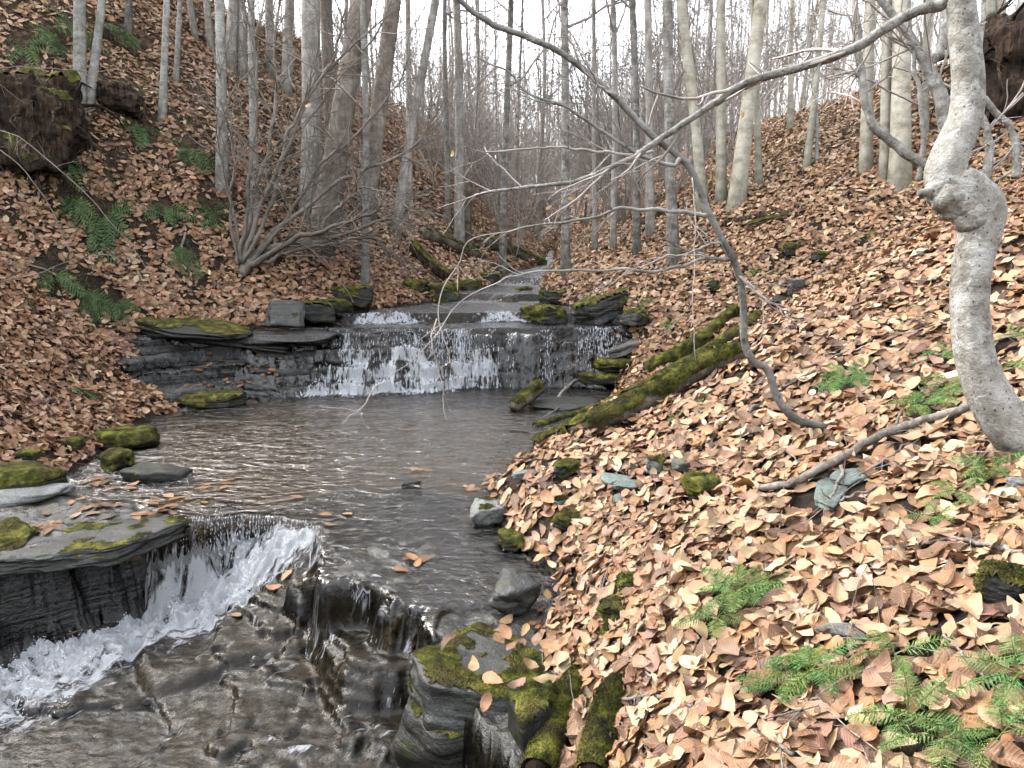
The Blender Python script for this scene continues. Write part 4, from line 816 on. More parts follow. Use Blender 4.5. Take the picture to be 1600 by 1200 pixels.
# (base u,v) (u at the top edge of the frame) trunk width in px, bark, wiggle, height, label
TREES = [
 (125, 178, 125, 17, 'beech', .006, 11, 'grey beech rising beside the upturned stump on the left slope'), (137, 176, 163, 12, 'beech', .008, 9, 'slim stem leaning right from the foot of the grey beech by the stump'), (254, 184, 259, 10, 'beech', .006, 10, 'slender mottled tree midway up the left slope below the fern patch'),
 (275, 131, 280, 7, 'beech', .01, 9, 'very thin pale sapling just right of the slender mottled tree'), (347, 288, 345, 15, 'beech', .008, 12, 'beech with a side limb standing low on the left slope'), (201, 60, 201, 9, 'darktree', .006, 10, 'dark tree near the top of the left slope'), (360, 105, 365, 15, 'greytree', .006, 13, 'grey tree at the crest of the left slope'),
 (379, 118, 376, 12, 'greytree', .006, 13, 'grey tree touching the crest tree on its right'), (398, 332, 393, 11, 'beech', .006, 12, 'straight thin grey trunk left of the multi stem shrub top'), (305, 60, 296, 8, 'greytree', .006, 11, 'thin tree on the skyline of the left slope'), (330, 80, 322, 9, 'greytree', .01, 12, 'leaning thin tree on the left skyline'),
 (487, 345, 489, 30, 'greytree', .004, 15, 'massive straight dark trunk left of the two leaning trunks'), (522, 330, 512, 20, 'brown', .004, 15, 'trunk pressed close behind the massive straight one'), (503, 378, 563, 36, 'brown', .006, 15, 'big trunk leaning right over the left bank'), (571, 335, 609, 26, 'brown', .008, 15, 'second leaning trunk right of the big leaning one'), (571, 446, 574, 11, 'beech', .008, 8, 'thin pale trunk standing at the bank top above the falls'),
 (618, 365, 664, 14, 'greytree', .01, 13, 'slender trunk leaning right from the left bank'), (640, 335, 636, 9, 'greytree', .01, 13, 'thin trunk behind the hollow log'), (718, 388, 713, 14, 'greytree', .005, 15, 'straight dark grey trunk left of the broken snag'), (700, 350, 697, 8, 'beech', .01, 13, 'thin pale trunk behind the straight dark grey one'),
 (785, 425, 797, 11, 'darktree', .008, 14, 'dark slim trunk at the valley bottom left of the stream bend'), (884, 432, 879, 13, 'darktree', .004, 15, 'dark mottled straight trunk right beside the far stream'), (958, 392, 962, 9, 'greytree', .008, 13, 'slim grey trunk right of the far stream trunk'), (995, 402, 991, 11, 'darktree', .004, 14, 'dark slim trunk at the foot of the right slope'),
 (1016, 372, 1012, 12, 'greytree', .008, 14, 'grey trunk close left of the mottled leaning one'), (1053, 418, 1036, 16, 'darktree', .005, 14, 'mottled trunk leaning slightly left at the foot of the right slope'), (1098, 330, 1078, 15, 'paletree', .012, 14, 'wavy pale trunk that bends near the top of the frame'), (1127, 318, 1126, 14, 'paletree', .003, 15, 'straight pale smooth trunk left of the leaning beech'),
 (1150, 327, 1188, 22, 'paletree', .010, 14, 'pale beech leaning right with dark branch scars'), (1186, 290, 1175, 9, 'paletree', .01, 13, 'thin trunk behind the pale leaning beech'), (1260, 266, 1287, 9, 'paletree', .008, 12, 'thin pale tree leaning right in the middle of the right slope'), (1353, 271, 1356, 16, 'paletree', .003, 14, 'straight grey trunk left of the yellowish one'), (1384, 282, 1386, 16, 'paletree', .003, 14, 'yellowish sunlit trunk beside the thick pale one'), (1406, 287, 1410, 26, 'paletree', .003, 15, 'thickest pale straight trunk on the right slope'),
 (1235, 208, 1240, 8, 'paletree', .01, 13, 'thin tree on the crest of the right slope by itself'), (1546, 100, 1548, 15, 'paletree', .005, 13, 'pale trunk on the skyline right of the crooked beech'), (1568, 90, 1563, 12, 'paletree', .005, 13, 'pale trunk behind the root mass'), (1592, 70, 1596, 14, 'paletree', .005, 13, 'pale trunk at the top right corner'),
 (1100, 250, 1108, 8, 'greytree', .01, 13, 'faint thin trunk between the wavy trunk and the straight pale one'), (930, 395, 925, 7, 'greytree', .012, 12, 'thin wavering trunk just right of the dark mottled streamside trunk'), (842, 380, 850, 7, 'greytree', .012, 12, 'thin trunk left of the dark mottled streamside trunk'), (447, 150, 452, 14, 'greytree', .005, 14, 'grey trunk behind the fan of shrub stems'), (425, 120, 418, 12, 'greytree', .006, 14, 'grey trunk on the left skyline above the shrub'), (1445, 215, 1448, 9, 'paletree', .01, 11, 'thin pale stem left of the crooked beech neck')]
PLOTS = []
for i, (bu, bv, tu, wpx, mt_, wg, h, lb) in enumerate(TREES):
    b, t = hit(bu, bv); PLOTS.append((b[0], b[1])); top = P(tu, 0, t * b[1] / (t * cp * 0 + b[1]))
    r = wpx / 2 * t / FPX; tree('bare_tree', lb, 'tree', b, P(tu, 0, t + .12 * h * 0), h, r * 1.08, mt_, 500 + i, nb=14, b0=.22, wig=wg, bl=.24)
# broken snag
b, t = hit(732, 392); q = np.stack([b + [0, 0, -.1], P(730, 350, t), P(732, 310, t), P(733, 284, t)]); mb = MB(); tubes(mb, spline(q - b, 14), np.linspace(.075, .055, 14) * 1.0, 9, .12); o = thing('broken_snag', 'pale orange broken dead trunk stub standing in the valley bottom', 'tree', b); mb.build('trunk', M['logwood'], o)

# the wood beyond: prototypes and copies
TG = 'slim bare trees of the wood up the valley'
protos = []
far_rng = np.random.default_rng(77)
def free_spot(x, y, dmin, lst):
    return all((x - a) ** 2 + (y - b_) ** 2 > dmin * dmin for a, b_ in lst)
def wood_place(n, y0, y1, xf, dmin):
    out = []; k = 0
    while len(out) < n and k < n * 60:
        k += 1; y = y0 + (y1 - y0) * far_rng.random() ** .9; x = xf(y, far_rng.random())
        if abs(x / y) > .82: continue
        if y < 17 and -.5 < x - .09 * y + .2 < 1.2: continue
        if free_spot(x, y, dmin, PLOTS): PLOTS.append((x, y)); out.append((x, y))
    return out
TWK = 2.6
mats_ = ['greytree', 'greytree', 'brown', 'darktree', 'beech', 'paletree', 'paletree', 'beech']
first = {}
spots_ = wood_place(285, 12.5, 75, lambda y, q: (q - .5) * 1.5 * y, .7)
for i, (x, y) in enumerate(spots_):
    z = float(H(x, y)); side = 'left' if x < -.05 * y else ('right' if x > .18 * y else 'mid')
    pick = {'left': (0, 1, 2, 4), 'mid': (0, 1, 3, 4, 5), 'right': (4, 5, 6, 7)}[side]; j = pick[int(far_rng.random() * len(pick))]
    lb, gp = {'left': ('slim grey bare tree in the wood on the left slope and its skyline', 'bare trees of the left slope wood'), 'mid': ('slim bare tree in the thick grey wood closing the valley', 'bare trees of the wood closing the valley'), 'right': ('slim pale bare tree in the bright wood on the right slope', 'bare trees of the right slope wood')}[side]
    if j not in first:
        first[j] = tree('bare_tree', lb, 'tree', (x, y, z), (x + far_rng.normal() * .3, y, z + 6), 13 + 2 * far_rng.random(), .034 + .03 * far_rng.random(), mats_[j], 700 + j, gp, nb=16, b0=.12, bl=.2, wig=.01, k=7, flare=1.3, fine=1.0)
    else: copy_tree(first[j], (x, y, z - .05), far_rng.random() * 6.28, far_rng.uniform(.4, .95), lb, gp, (far_rng.normal() * .035, far_rng.normal() * .035))
# saplings and brush
def shrub(label, p, h, ns, seed, r=.008, spread=.35, group=None, lv=3, m='twig', name='bare_shrub', fine=1):
    rg = np.random.default_rng(seed); a = rg.random(ns) * 6.28; q = [np.zeros((ns, 3))]; d = np.stack([np.cos(a) * spread, np.sin(a) * spread, np.ones(ns)], -1); L = h * rg.uniform(.6, 1, ns)[:, None] / 9
    for k in range(9): d = d + rg.normal(size=d.shape) * .1; d /= np.linalg.norm(d, axis=1, keepdims=True); q.append(q[-1] + d * L)
    Pt = np.stack(q, 1); Rr = r * rg.uniform(.5, 1, ns)[:, None] * np.linspace(1, .25, 10)[None]; o = thing(name, label, 'shrub', p, group)
    mb = MB(); tubes(mb, Pt, Rr, 5, cap=False); mb.build('stems', M[m], o); mb = MB()
    A, B = grow(rg, Pt, Rr, 6 * fine, .2, .95, h * .2, h * .42, .75, .03, 6, .16, .6, .4); B = np.maximum(B, .0032); tubes(mb, A, B, 4, cap=False)
    A, B = grow(rg, A, B, 4, .2, .95, h * .08, h * .2, .8, .02, 4, .16, .7, .6); B = np.maximum(B, .0026); tubes(mb, A, B, 3, cap=False)
    mb.build('crown', M['twig'], o); return o
SG = 'bare brush in the valley bottom'
sh = [shrub('tangled grey bare shrub in the thicket filling the valley bottom', (0, 0, 0), 3.2, 5 + k, 800 + k, .012, .4, SG) for k in range(4)]
k = 0
for i in range(285):
    y = 11.5 + 40 * far_rng.random() ** 1.3; x = .08 * y + far_rng.normal() * (.13 * y + .8) - .3
    if y < 15 and abs(x - .075 * y) < .7: continue
    z = float(H(x, y))
    if k < 4: sh[k].location = (x, y, z)
    else: copy_tree(sh[k % 4], (x, y, z), far_rng.random() * 6.28, far_rng.uniform(.6, 1.5), 'tangled grey bare shrub in the thicket filling the valley bottom', SG)
    k += 1
k = 0; sp_ = []
for i in range(60):
    y = 5.5 + 22 * far_rng.random(); x = (far_rng.random() - .5) * 1.5 * y
    if -3.2 < x < 2.2 or (x < 0 and y < 10): continue
    if y < 8 and x > 1.5: continue
    sp_.append((x, y))
s0 = None
for (x, y) in sp_:
    sd_ = 'left' if x < 0 else 'right'; lb, gp = 'thin bare sapling standing among the leaves on the %s slope' % sd_, 'thin saplings on the %s slope' % sd_; z = float(H(x, y))
    if s0 is None: s0 = tree('bare_sapling', lb, 'sapling', (x, y, z), (x + .1, y, z + 3), 3.6, .014, 'beech', 901, gp, nb=9, b0=.25, bl=.3, wig=.015, k=6, flare=1.1, lv=3)
    else: copy_tree(s0, (x, y, z), far_rng.random() * 6.28, far_rng.uniform(.5, 1.4), lb, gp, (far_rng.normal() * .08, far_rng.normal() * .08))
# distant wood as one mass
mb = MB(); N = 1100; dy = 42 + 90 * far_rng.random(N); dx = (far_rng.random(N) - .5) * 1.5 * dy; dz = H(dx, dy); hh_ = far_rng.uniform(9, 16, N); le = far_rng.normal(size=(N, 2)) * .5
s = np.linspace(0, 1, 5); Pt = np.stack([dx[:, None] + le[:, :1] * s, dy[:, None] + le[:, 1:] * s, dz[:, None] + hh_[:, None] * s], -1); Rr = far_rng.uniform(.03, .09, N)[:, None] * (1 - .8 * s)[None]
tubes(mb, Pt, Rr, 4, cap=False); a, b = grow(far_rng, Pt, Rr, 9, .2, .97, 1.5, 3.5, .7, .06, 4, .15, .45, .4); tubes(mb, a, b, 3, cap=False); a, b = grow(far_rng, a, np.maximum(b, .012), 2, .2, .97, .8, 1.8, .7, .05, 3, .15, .8, .7); tubes(mb, a, b, 3, cap=False)
tag(mb.build('distant_wood', M['greytree']), kind='stuff')

# ---------------------------------------------------------------- foreground trees
def limb(mb, pts, n=40, k=10, rough=.05, seed=1, c=None, wob=0):
    """pts: (u, v, depth, width px)"""
    q = np.array([P(u, v, t) for u, v, t, w_ in pts]); r = np.array([w_ / 2 * t / FPX for u, v, t, w_ in pts]); q, r = spline(q, n, r)
    if wob: q = q + wob * np.stack([fbm(np.arange(n) * .35, np.arange(n) * 0 + 3 * a + seed, seed, 2) for a in range(3)], -1)
    tubes(mb, q - c, r, k, rough, seed=seed); return q, r
def twigs_on(mb, q, r, c, seed, cnt=10, L0=.1, L1=.4, lv=2, s0=.1, s1=.98, up=.02):
    rg = np.random.default_rng(seed); a, b = grow(rg, (q - c)[None], r[None], cnt, s0, s1, L0, L1, .8, up, 7, .12, .5, .45, .3); b = np.clip(b, .0011, .006); tubes(mb, a, b, 5, cap=False)
    if lv > 1: a, b = grow(rg, a, b, 3, .2, .95, L0 * .4, L1 * .5, .7, .01, 5, .12, .7, .6); b = np.maximum(b, .0008); tubes(mb, a, b, 3, cap=False)
def path_px(pts, t0, t1, w0, w1):
    n_ = len(pts); return [(u, v, t0 + (t1 - t0) * i / (n_ - 1), w0 + (w1 - w0) * i / (n_ - 1)) for i, (u, v) in enumerate(pts)]
# crooked beech
b, t = hit(1600, 700); o = thing('crooked_beech', 'crooked smooth grey beech with a swollen kink in its trunk, foreground right', 'tree', b); T0 = t - .03
mb = MB()
q, r = spline(np.array([P(u, v, tt) for u, v, tt, w_ in [(1700, 745, T0 + .02, 130), (1625, 700, T0, 98), (1563, 645, T0, 72), (1527, 570, T0, 62), (1515, 490, T0, 59), (1518, 420, T0, 61), (1530, 365, T0, 68), (1530, 328, T0, 80), (1503, 302, T0 - .01, 84), (1478, 278, T0 - .01, 66), (1486, 238, T0 - .01, 58), (1508, 185, T0, 53), (1513, 130, T0, 50), (1507, 60, T0, 47), (1501, 0, T0, 44), (1496, -80, T0, 42), (1500, -400, T0 + .1, 34), (1480, -900, T0 + .3, 22)]]), 150,
              np.array([130, 98, 74, 62, 59, 61, 68, 80, 84, 66, 58, 53, 50, 47, 44, 42, 34, 22]) / 2 * .93 * T0 / FPX)
rg = np.random.default_rng(3)
tubes(mb, q - b, r, 26, .045, seed=4)
for (u, v, w_, dt) in [(1523, 318, 60, -.01), (1514, 335, 56, -.02), (1500, 318, 60, -.02), (1475, 296, 56, -.01), (1486, 308, 54, -.025), (1528, 344, 48, .0), (1478, 312, 34, -.035)]:      # burls of the kink
    V, Q = CS[17]; V = V * (1 + .10 * fbm3(V * 1.7 + u, 3, 3)[:, None]) * w_ * T0 / FPX * .49; mb.add(V + P(u, v, T0 + dt) - b, Q)
limb(mb, [(1478, 292, T0 - .01, 30), (1455, 299, T0 - .02, 18), (1436, 302, T0 - .03, 10)], 8, 8, .1, 5, b)
mb.build('trunk', M['fbeech'], o)
mb = MB(); br = [path_px([(1500, -18), (1470, 6), (1432, 18), (1400, 32), (1355, 65), (1310, 84), (1240, 109), (1165, 130), (1130, 152), (1095, 175), (1040, 211), (1000, 238), (950, 262), (900, 284), (850, 291), (790, 297), (740, 303)], T0, 2.5, 19, 4)]
q, r = limb(mb, br[0], 90, 9, .06, 8, b, .004); mb.build('branch', M['fbeech'], o)
mb = MB(); twigs_on(mb, q, r, b, 31, 12, .12, .5, 2, .25, .98, -.01); mb.build('crown', M['twig'], o)
# arching sapling
b, t = hit(1290, 670); o = thing('arching_sapling', 'thin grey sapling arching up and left across the frame from the right bank', 'sapling', b); t = t - .02
mb = MB(); q, r = limb(mb, [(1310, 675, t, 16)] + path_px([(1285, 666), (1245, 655), (1218, 628), (1200, 580), (1178, 565), (1163, 535), (1161, 480), (1155, 430), (1140, 395), (1110, 340), (1082, 270), (1050, 235), (1022, 215), (985, 175), (955, 145), (918, 112), (875, 82), (835, 62), (795, 48), (755, 28), (720, 0), (690, -40)], t, 2.45, 13, 8), 130, 10, .06, 11, b, .003); mb.build('stem', M['beech'], o)
tm = lambda v: 2.45 + (t - 2.45) * min(1, max(0, (v + 40) / 700))
BR = [[(1145, 405), (1120, 403), (1098, 402), (1060, 418), (1010, 424), (975, 420), (930, 424), (860, 422), (800, 430)], [(1106, 336), (1070, 332), (1030, 329), (990, 328), (960, 327), (930, 340), (895, 346), (840, 350), (790, 362)], [(1060, 245), (1055, 258), (1020, 250), (990, 235), (940, 205), (880, 165), (830, 150), (790, 110), (750, 94)],
      [(1022, 236), (985, 240), (935, 236), (880, 230), (830, 232), (760, 240)], [(1150, 425), (1175, 450), (1200, 470), (1235, 490)], [(1140, 398), (1120, 380), (1090, 392), (1040, 402), (1000, 418)], [(955, 145), (930, 130), (905, 95), (880, 40), (870, 0)]]
for i, pp in enumerate(BR):
    v0 = pp[0][1]; tt = tm(v0); mb = MB(); q, r = limb(mb, path_px(pp, tt, tt - .1, 7 if i < 3 else 5, 3), 44, 7, .05, 40 + i, b, .005); twigs_on(mb, q, r, b, 60 + i, 7, .08, .35, 2, .15, .98, -.02); mb.build('branch', M['beech'] if i < 3 else M['twig'], o)
# long drooping twigs hanging before the falls
b2 = P(800, 430, 2.6); mb = MB(); o2 = o
for i, pp in enumerate([[(800, 430), (750, 452), (710, 480), (675, 530), (640, 565), (590, 602)], [(790, 362), (740, 375), (715, 410), (690, 455), (683, 500), (700, 550), (712, 590)], [(683, 500), (675, 540), (690, 600), (697, 660)], [(590, 602), (560, 640), (535, 660)], [(1084, 280), (1085, 360), (1085, 450), (1085, 560)]]):
    q, r = limb(mb, path_px(pp, 2.6, 2.5, 2.4, 1.2), 26, 5, .03, 80 + i, b, .006); twigs_on(mb, q, r, b, 90 + i, 4, .05, .18, 1)
mb.build('crown', M['twig'], o)
# a few beech leaves still hanging on the twigs
mb = MB(); pts = [(858, 324), (918, 306), (890, 310), (707, 240), (1160, 180), (482, 165)]; Pp = np.array([P(u, v, 2.5) for u, v in pts]) - b; rg = np.random.default_rng(8)
leaf_batch(mb, Pp, np.tile([.3, -.9, .2], (len(pts), 1)), np.full(len(pts), .028), np.full(len(pts), .012), np.tile([.62, .47, .26], (len(pts), 1)), 7, 3, rg, .3, 1, 0, np.full(len(pts), 1.4)); mb.build('hanging_leaf', M['leaf'], o)
# forked and curved saplings behind the beech
for i, (bu, bv, lb, limbs_) in enumerate([
    (1490, 262, 'forked curving grey sapling close behind the left side of the crooked beech', [[(1492, 262, 24), (1477, 190, 22), (1462, 130, 20), (1444, 95, 18), (1420, 60, 14), (1375, 0, 10), (1330, -60, 8)], [(1447, 98, 14), (1470, 80, 15), (1478, 30, 15), (1480, -60, 14)]]),
    (1465, 285, 'slim sapling bending left then upward among the pale trunks', [[(1450, 262, 16), (1410, 235, 15), (1370, 205, 14), (1352, 160, 13), (1345, 110, 12), (1340, 40, 11), (1332, -60, 9)], [(1350, 125, 7), (1336, 112, 6)]]),
    (1537, 280, 'short grey curved stem right behind the crooked beech', [[(1535, 285, 14), (1546, 240, 13), (1540, 200, 11), (1528, 150, 10), (1530, 80, 8), (1540, -40, 6)], [(1528, 148, 9), (1560, 180, 10), (1582, 205, 11), (1588, 245, 12), (1586, 278, 13)]]),
    (1437, 278, 'thin wavy sapling stem left of the crooked beech kink', [[(1437, 282, 8), (1442, 220, 8), (1436, 150, 7), (1425, 80, 6), (1420, 0, 5), (1415, -90, 4)]]),
    (1274, 258, 'thin crooked sapling on the right slope with a curved top', [[(1274, 258, 6), (1278, 200, 6), (1270, 120, 5), (1262, 50, 5), (1268, -30, 4)]])]):
    b, t = hit(bu, bv); t = min(t, 4.2 if i < 4 else 9); b = P(bu, bv, t); o = thing('sapling', lb, 'sapling', b)
    for j, L in enumerate(limbs_):
        mb = MB(); q, r = limb(mb, [(u, v, t, w_) for u, v, w_ in L], 40, 8, .05, 120 + i, b, .008); mb.build('stem', M['fbeech' if i < 3 else 'beech'], o)
        mb = MB(); twigs_on(mb, q, r, b, 130 + i * 3 + j, 8, .15, .7, 2, .3, .98, .0); mb.build('crown', M['twig'], o)
# multi stem shrub on the left bank
b, t = hit(378, 432); o = thing('leaning_shrub', 'many stemmed shrub fanning and leaning right from the left bank over the water', 'shrub', b)
ST = [[(378, 432, 22), (390, 405, 20), (420, 385, 14), (470, 378, 11), (530, 372, 9), (595, 343, 7), (610, 335, 5)], [(385, 425, 18), (410, 400, 13), (470, 370, 11), (520, 355, 9), (560, 340, 7), (600, 320, 5)], [(385, 415, 14), (420, 370, 10), (470, 330, 9), (520, 290, 8), (575, 262, 7), (640, 232, 5), (690, 180, 3)],
      [(382, 410, 12), (405, 330, 9), (440, 250, 8), (480, 160, 7), (520, 90, 5), (545, 0, 4)], [(378, 410, 12), (395, 320, 9), (418, 240, 8), (432, 150, 7), (430, 60, 6), (440, -40, 4)], [(375, 410, 10), (384, 340, 8), (392, 260, 7), (400, 160, 6), (395, 60, 5), (380, -40, 4)], [(385, 418, 12), (440, 350, 8), (500, 260, 7), (560, 210, 6), (610, 150, 4), (640, 90, 3)],
      [(372, 412, 8), (360, 330, 6), (365, 240, 5), (350, 150, 4), (330, 60, 3)], [(388, 420, 10), (450, 395, 8), (520, 380, 7), (580, 370, 6), (610, 405, 3)], [(380, 412, 10), (430, 300, 8), (455, 200, 7), (500, 120, 6), (600, 30, 3)], [(500, 355, 6), (530, 320, 6), (560, 290, 5), (540, 240, 4), (480, 190, 3)], [(560, 290, 5), (600, 300, 4), (640, 330, 4), (625, 355, 3)], [(378, 408, 8), (350, 260, 5), (345, 200, 4), (370, 130, 4), (420, 90, 3), (470, 40, 2.5)]]
for i, L in enumerate(ST):
    q_ = [(u, v, t - (.6 * j / len(L) if i % 2 else -.3 * j / len(L)), w_ * .72) for j, (u, v, w_) in enumerate(L)]
    mb = MB(); q, r = limb(mb, q_, 44, 7, .06, 150 + i, b, .02); mb.build('stem', M['shrub'], o)
    mb = MB(); twigs_on(mb, q, r, b, 170 + i, 24, .2, 1.0, 2, .2, .98, .01); mb.build('crown', M['shrub'], o)

# ---------------------------------------------------------------- sticks lying about
def stick(label, pts, w0, w1, seed, m='stick', name='fallen_branch', up=.035, tw=2, group=None):
    ps = [hit(u, v) for u, v in pts]; tm_ = np.mean([p[1] for p in ps]); q = np.array([p[0] + [0, 0, up + w0 * tm_ / FPX * .3] for p in ps]); c = q.mean(0)
    n_ = 12 * len(pts); q, r = spline(q, n_, np.linspace(w0, w1, len(pts)) / 2 * tm_ / FPX); mb = MB(); q = q + .006 * np.stack([fbm(np.arange(n_) * .3, np.arange(n_) * 0. + a, seed, 2) for a in range(3)], -1); tubes(mb, q - c, r, 7, .08, seed=seed)
    if tw: twigs_on(mb, q, r, c, seed, tw, .05, .2, 1)
    o = mb.build(name, M[m]); o.location = c; return tag(o, label, 'branch', group)
STK = [([(1185, 782), (1245, 768), (1310, 735), (1370, 700), (1440, 675), (1520, 648)], 12, 14, 'long grey dead branch lying up the slope toward the crooked beech'), ([(1330, 880), (1400, 874), (1470, 864), (1540, 872), (1600, 885), (1680, 900)], 6, 10, 'smooth curved grey stick lying level near the right edge'), ([(858, 1160), (900, 1135), (960, 1115), (1040, 1108), (1100, 1135), (1180, 1165), (1240, 1210)], 7, 6, 'thin arched twig crossing the leaves at the bottom edge'),
       ([(945, 910), (935, 960), (960, 1010), (1000, 1055), (1045, 1100)], 5, 4, 'curved twig hooking down through the leaves by the mossy root'), ([(1270, 440), (1330, 405), (1400, 390), (1490, 350)], 6, 4, 'straight thin stick across the leaves left of the beech kink'), ([(1250, 330), (1300, 300), (1350, 262)], 5, 4, 'thin stick leaning up the right slope among the saplings'), ([(1250, 590), (1330, 560), (1400, 540), (1490, 510)], 4, 3, 'long thin stick above the slope fern mound'),
       ([(1170, 655), (1200, 632), (1240, 610), (1280, 588)], 6, 4, 'grey stick crossing the foot of the arching sapling'), ([(1330, 640), (1380, 600), (1450, 575), (1600, 535)], 4, 3, 'slender stick running under the beech trunk'), ([(1290, 810), (1330, 790), (1400, 772)], 5, 3, 'short brown stick below the blue green slate'), ([(1315, 745), (1300, 790), (1285, 815)], 6, 3, 'dark stick stub crossing the dead branch'),
       ([(790, 700), (815, 680), (850, 660), (880, 640)], 4, 2, 'driftwood twig at the end of the mossy logs'), ([(870, 1170), (905, 1165), (930, 1150), (950, 1125)], 6, 4, 'short pale broken twig over the mossy limbs'), ([(1145, 470), (1190, 440), (1260, 405)], 4, 3, 'thin stick across leaves by the mossy slope stones'), ([(1470, 1010), (1500, 1050), (1560, 1110), (1600, 1150)], 5, 3, 'dark twig beside the large brown leaf at bottom right'),
       ([(60, 600), (75, 640), (95, 665)], 4, 2, 'pale twig upright in the leaves low on the left slope'), ([(200, 400), (215, 430), (232, 465)], 5, 3, 'bleached stick lying down the left slope'), ([(290, 370), (285, 400), (300, 440)], 4, 3, 'grey stick standing in the left slope leaves'), ([(0, 415), (60, 425), (110, 450), (150, 470)], 4, 3, 'thin stick trailing through the left ferns'), ([(430, 520), (480, 500), (540, 470)], 4, 2, 'twig lying over the ledge by the tilted slab'),
       ([(975, 1110), (1000, 1125), (1040, 1112)], 4, 3, 'dark short twig among leaves at the bottom'), ([(1000, 1140), (1010, 1180), (1000, 1230)], 4, 4, 'twig stub pointing down at the bottom edge'), ([(870, 630), (900, 600), (950, 585)], 5, 3, 'driftwood stick caught by the mossy slabs at the falls'), ([(905, 570), (880, 590), (850, 600)], 4, 2, 'thin driftwood twig at the foot of the falls'), ([(1200, 700), (1230, 720), (1250, 740)], 3, 2, 'small twig above the long dead branch'),
       ([(150, 300), (200, 320), (260, 345)], 5, 3, 'dark thin stick across the left slope ferns'), ([(1430, 700), (1400, 720), (1340, 760)], 4, 3, 'side piece of the dead branch near the beech'), ([(720, 930), (760, 905), (800, 890)], 0.1, 0.1, '')]
for i, (pp, a, b_, lb) in enumerate(STK):
    if lb: stick(lb, pp, a, b_, 200 + i)
# upright thin twigs near the ferns
for i, (u, v, u2, v2, lb) in enumerate([(1182, 930, 1196, 848, 'fine upright twig behind the wide fern patch'), (1370, 1000, 1362, 900, 'fine dry stalk standing by the slim fern'), (1402, 1080, 1385, 985, 'reddish stalk rising from the slim fern'), (1445, 900, 1455, 870, 'short green yellow stalk by the curved stick')]):
    p, t = hit(u, v); e = P(u2, v2, t); mb = MB(); tubes(mb, spline(np.array([p, (p + e) / 2 + [.01, 0, 0], e]) - p, 10), np.linspace(.0016, .0008, 10), 5); o = mb.build('dry_stalk', M['stick']); o.location = p; tag(o, lb, 'stalk')
# twigs in front of the old stump
b = P(0, 250, 5.5); o = thing('bare_sapling', 'thin bare twigs reaching in from the left edge across the old stump', 'sapling', b)
for i, pp in enumerate([[(-60, 215), (0, 235), (60, 295), (115, 405)], [(-60, 190), (20, 210), (90, 262), (160, 330), (235, 425)], [(-60, 470), (0, 440), (60, 425), (120, 405), (190, 398)], [(-60, 110), (40, 105), (120, 112), (200, 108)]]):
    mb = MB(); q, r = limb(mb, path_px(pp, 5.5, 5.3, 2.2, 1.0), 30, 5, .03, 240 + i, b, .012); mb.build('stem', M['shrub'], o); mb = MB(); twigs_on(mb, q, r, b, 250 + i, 9, .08, .4, 2); mb.build('crown', M['shrub'], o)
# grass and sedge on the slopes
rg = np.random.default_rng(31); mb = MB()
for (u, v, n_, sp_, L_) in [(90, 270, 160, .22, .2), (150, 330, 200, .25, .16), (180, 360, 140, .2, .16), (240, 310, 160, .25, .14), (280, 385, 140, .22, .12), (215, 200, 120, .3, .16), (110, 50, 160, .5, .18), (150, 85, 140, .4, .18), (60, 70, 120, .4, .16), (250, 130, 120, .4, .16), (300, 160, 120, .4, .14), (330, 330, 100, .3, .12), (420, 310, 100, .35, .12), (90, 430, 120, .2, .14), (140, 460, 140, .2, .14), (150, 500, 80, .15, .12), (430, 600 - 160, 60, .3, .1), (1210, 250, 200, 1.0, .16), (1180, 280, 160, .8, .16), (1270, 235, 160, .8, .16), (1300, 260, 120, .8, .14), (1550, 300, 120, .3, .12), (1590, 285, 100, .25, .12), (630, 580 - 110, 60, .2, .1), (190, 260, 140, .3, .16), (40, 205, 120, .2, .2), (120, 300, 160, .2, .2)]:
    c_ = hit(u, v)[0]; x = c_[0] + rg.normal(size=n_) * sp_; y = c_[1] + rg.normal(size=n_) * sp_; z = bank(x, y); a = rg.random(n_) * 6.28; nn = normal(x, y, bank) * .6 + np.array([0, 0, .4]); h = L_ * rg.uniform(.5, 1.1, n_)[:, None]
    s1 = np.stack([np.cos(a), np.sin(a), 0 * a], -1); p0 = np.stack([x, y, z], -1); side_ = np.cross(s1, [0, 0, 1.]) * .0035; dn = np.array([nn[:, 0] * 0, nn[:, 1] * 0, nn[:, 0] * 0 + 1]).T
    p1 = p0 + nn * h * .55 + s1 * h * .25; p2 = p0 + nn * h * .6 + s1 * h * .8 + nn * [1, 1, 0] * h * .4
    V = np.stack([p0 - side_, p0 + side_, p1 + side_ * .8, p1 - side_ * .8, p2], 1).reshape(-1, 3); i5 = np.arange(n_) * 5; col = np.repeat(np.array([.075, .10, .035]) * rg.uniform(.6, 1.5, (n_, 1)) * np.array([rg.uniform(.8, 1.5), 1, 1]), 5, 0)
    mb.add(V, np.stack([i5, i5 + 1, i5 + 2, i5 + 3], -1), np.stack([i5 + 3, i5 + 2, i5 + 4], -1), col=col)
tag(mb.build('grass', M['fern'], smooth=False), kind='stuff')
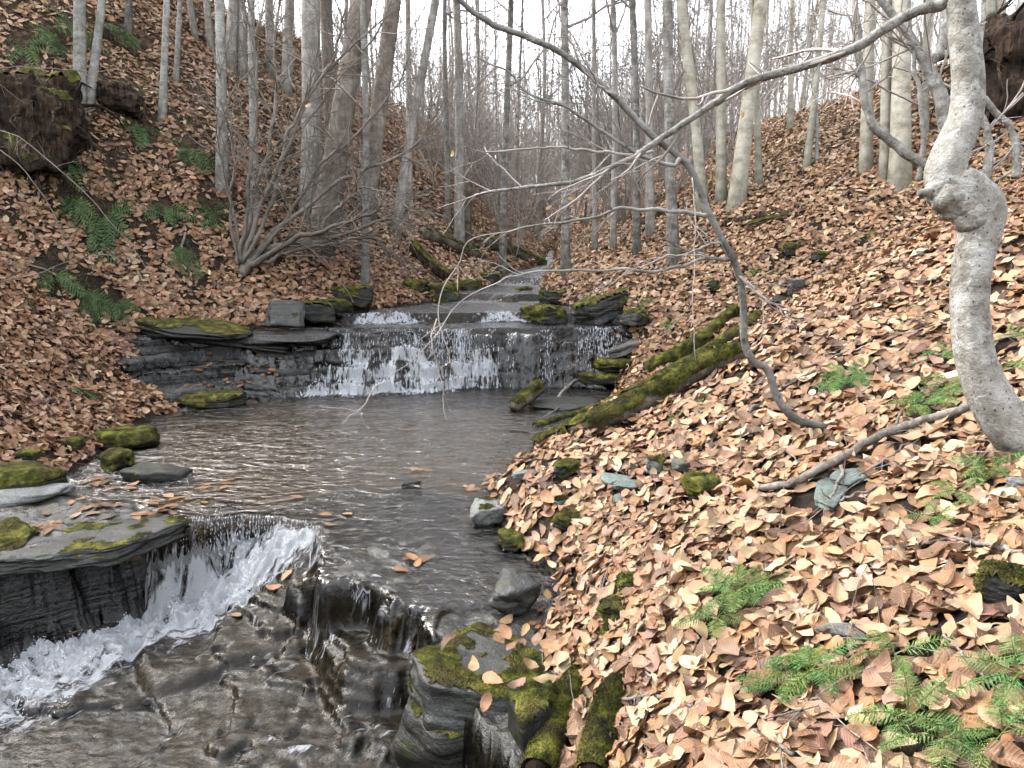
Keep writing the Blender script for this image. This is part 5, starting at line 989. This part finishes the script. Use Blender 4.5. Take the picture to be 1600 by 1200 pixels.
# fine debris between the leaves
rg = np.random.default_rng(19); N = 900; r_ = rg.uniform(.6, 8, N); a_ = rg.uniform(-.8, .8, N); x, y = r_ * np.sin(a_), r_ * np.cos(a_); k = bank(x, y) > np.where(y > 1.2, water_at(x, y), -9) + .02; x, y = x[k], y[k]; N = len(x)
c = np.stack([x, y, bank(x, y) + .025 + .02 * rg.random(N)], -1); yw = rg.uniform(0, 6.28, N); nn = normal(x, y, bank); d = np.stack([np.cos(yw), np.sin(yw), 0 * yw], -1); d -= (d * nn).sum(1, keepdims=True) * nn; d += rg.normal(size=(N, 3)) * .06; L = rg.uniform(.04, .22, N)[:, None]
s = np.linspace(-1, 1, 5); cv = rg.normal(size=(N, 3)) * .04; Pt = c[:, None] + d[:, None] * (L[:, None] * s[None, :, None]) + cv[:, None] * (1 - s[None, :, None] ** 2) * .5
mb = MB(); tubes(mb, Pt, rg.uniform(.0008, .0026, N)[:, None] * np.linspace(1, .6, 5)[None], 4, cap=False); tag(mb.build('twig_litter', M['stick']), kind='stuff')
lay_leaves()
# leaves caught on the foreground blocks
pts = [(700, 1000, .10), (740, 1040, .11), (770, 1060, .11), (800, 1010, .12), (805, 1070, .11), (830, 1040, .13), (850, 1060, .13), (820, 985, .10), (790, 990, .10), (760, 1100, .06), (700, 1110, -.05), (745, 1150, -.1), (700, 1070, -.0), (680, 1090, -.05), (860, 1010, .14), (840, 1000, .12), (835, 1100, .1)]
mb = MB(); rg = np.random.default_rng(4); Pp = np.array([PZ(*q) for q in pts]); L = rg.uniform(.05, .085, len(pts)); leaf_batch(mb, Pp, np.tile([-.1, -.3, 1.], (len(pts), 1)), L, L * .55, leaf_cols(len(pts), rg), 11, 5, rg, .15, .8, .05); tag(mb.build('fallen_leaves', M['leaf']), kind='stuff')
# ---------------------------------------------------------------- the damp winter air of the hollow
def haze(x0, x1, y0, y1, z0, z1, dens):
    m, n = mat('air'); v = n.n('VolumePrincipled', {'Color': (.93, .95, 1, 1), 'Density': dens, 'Anisotropy': .2}); o = n.n('OutputMaterial'); n.nt.links.new(v.outputs[0], o.inputs['Volume'])
    V = [(x, y, z) for z in (z0, z1) for y in (y0, y1) for x in (x0, x1)]; F = [(0, 1, 3, 2), (4, 6, 7, 5), (0, 4, 5, 1), (2, 3, 7, 6), (0, 2, 6, 4), (1, 5, 7, 3)]
    tag(MB().add(V, F).build('haze', m, smooth=False), kind='stuff')
haze(-150, 150, -14, 210, -6, 32, .022)
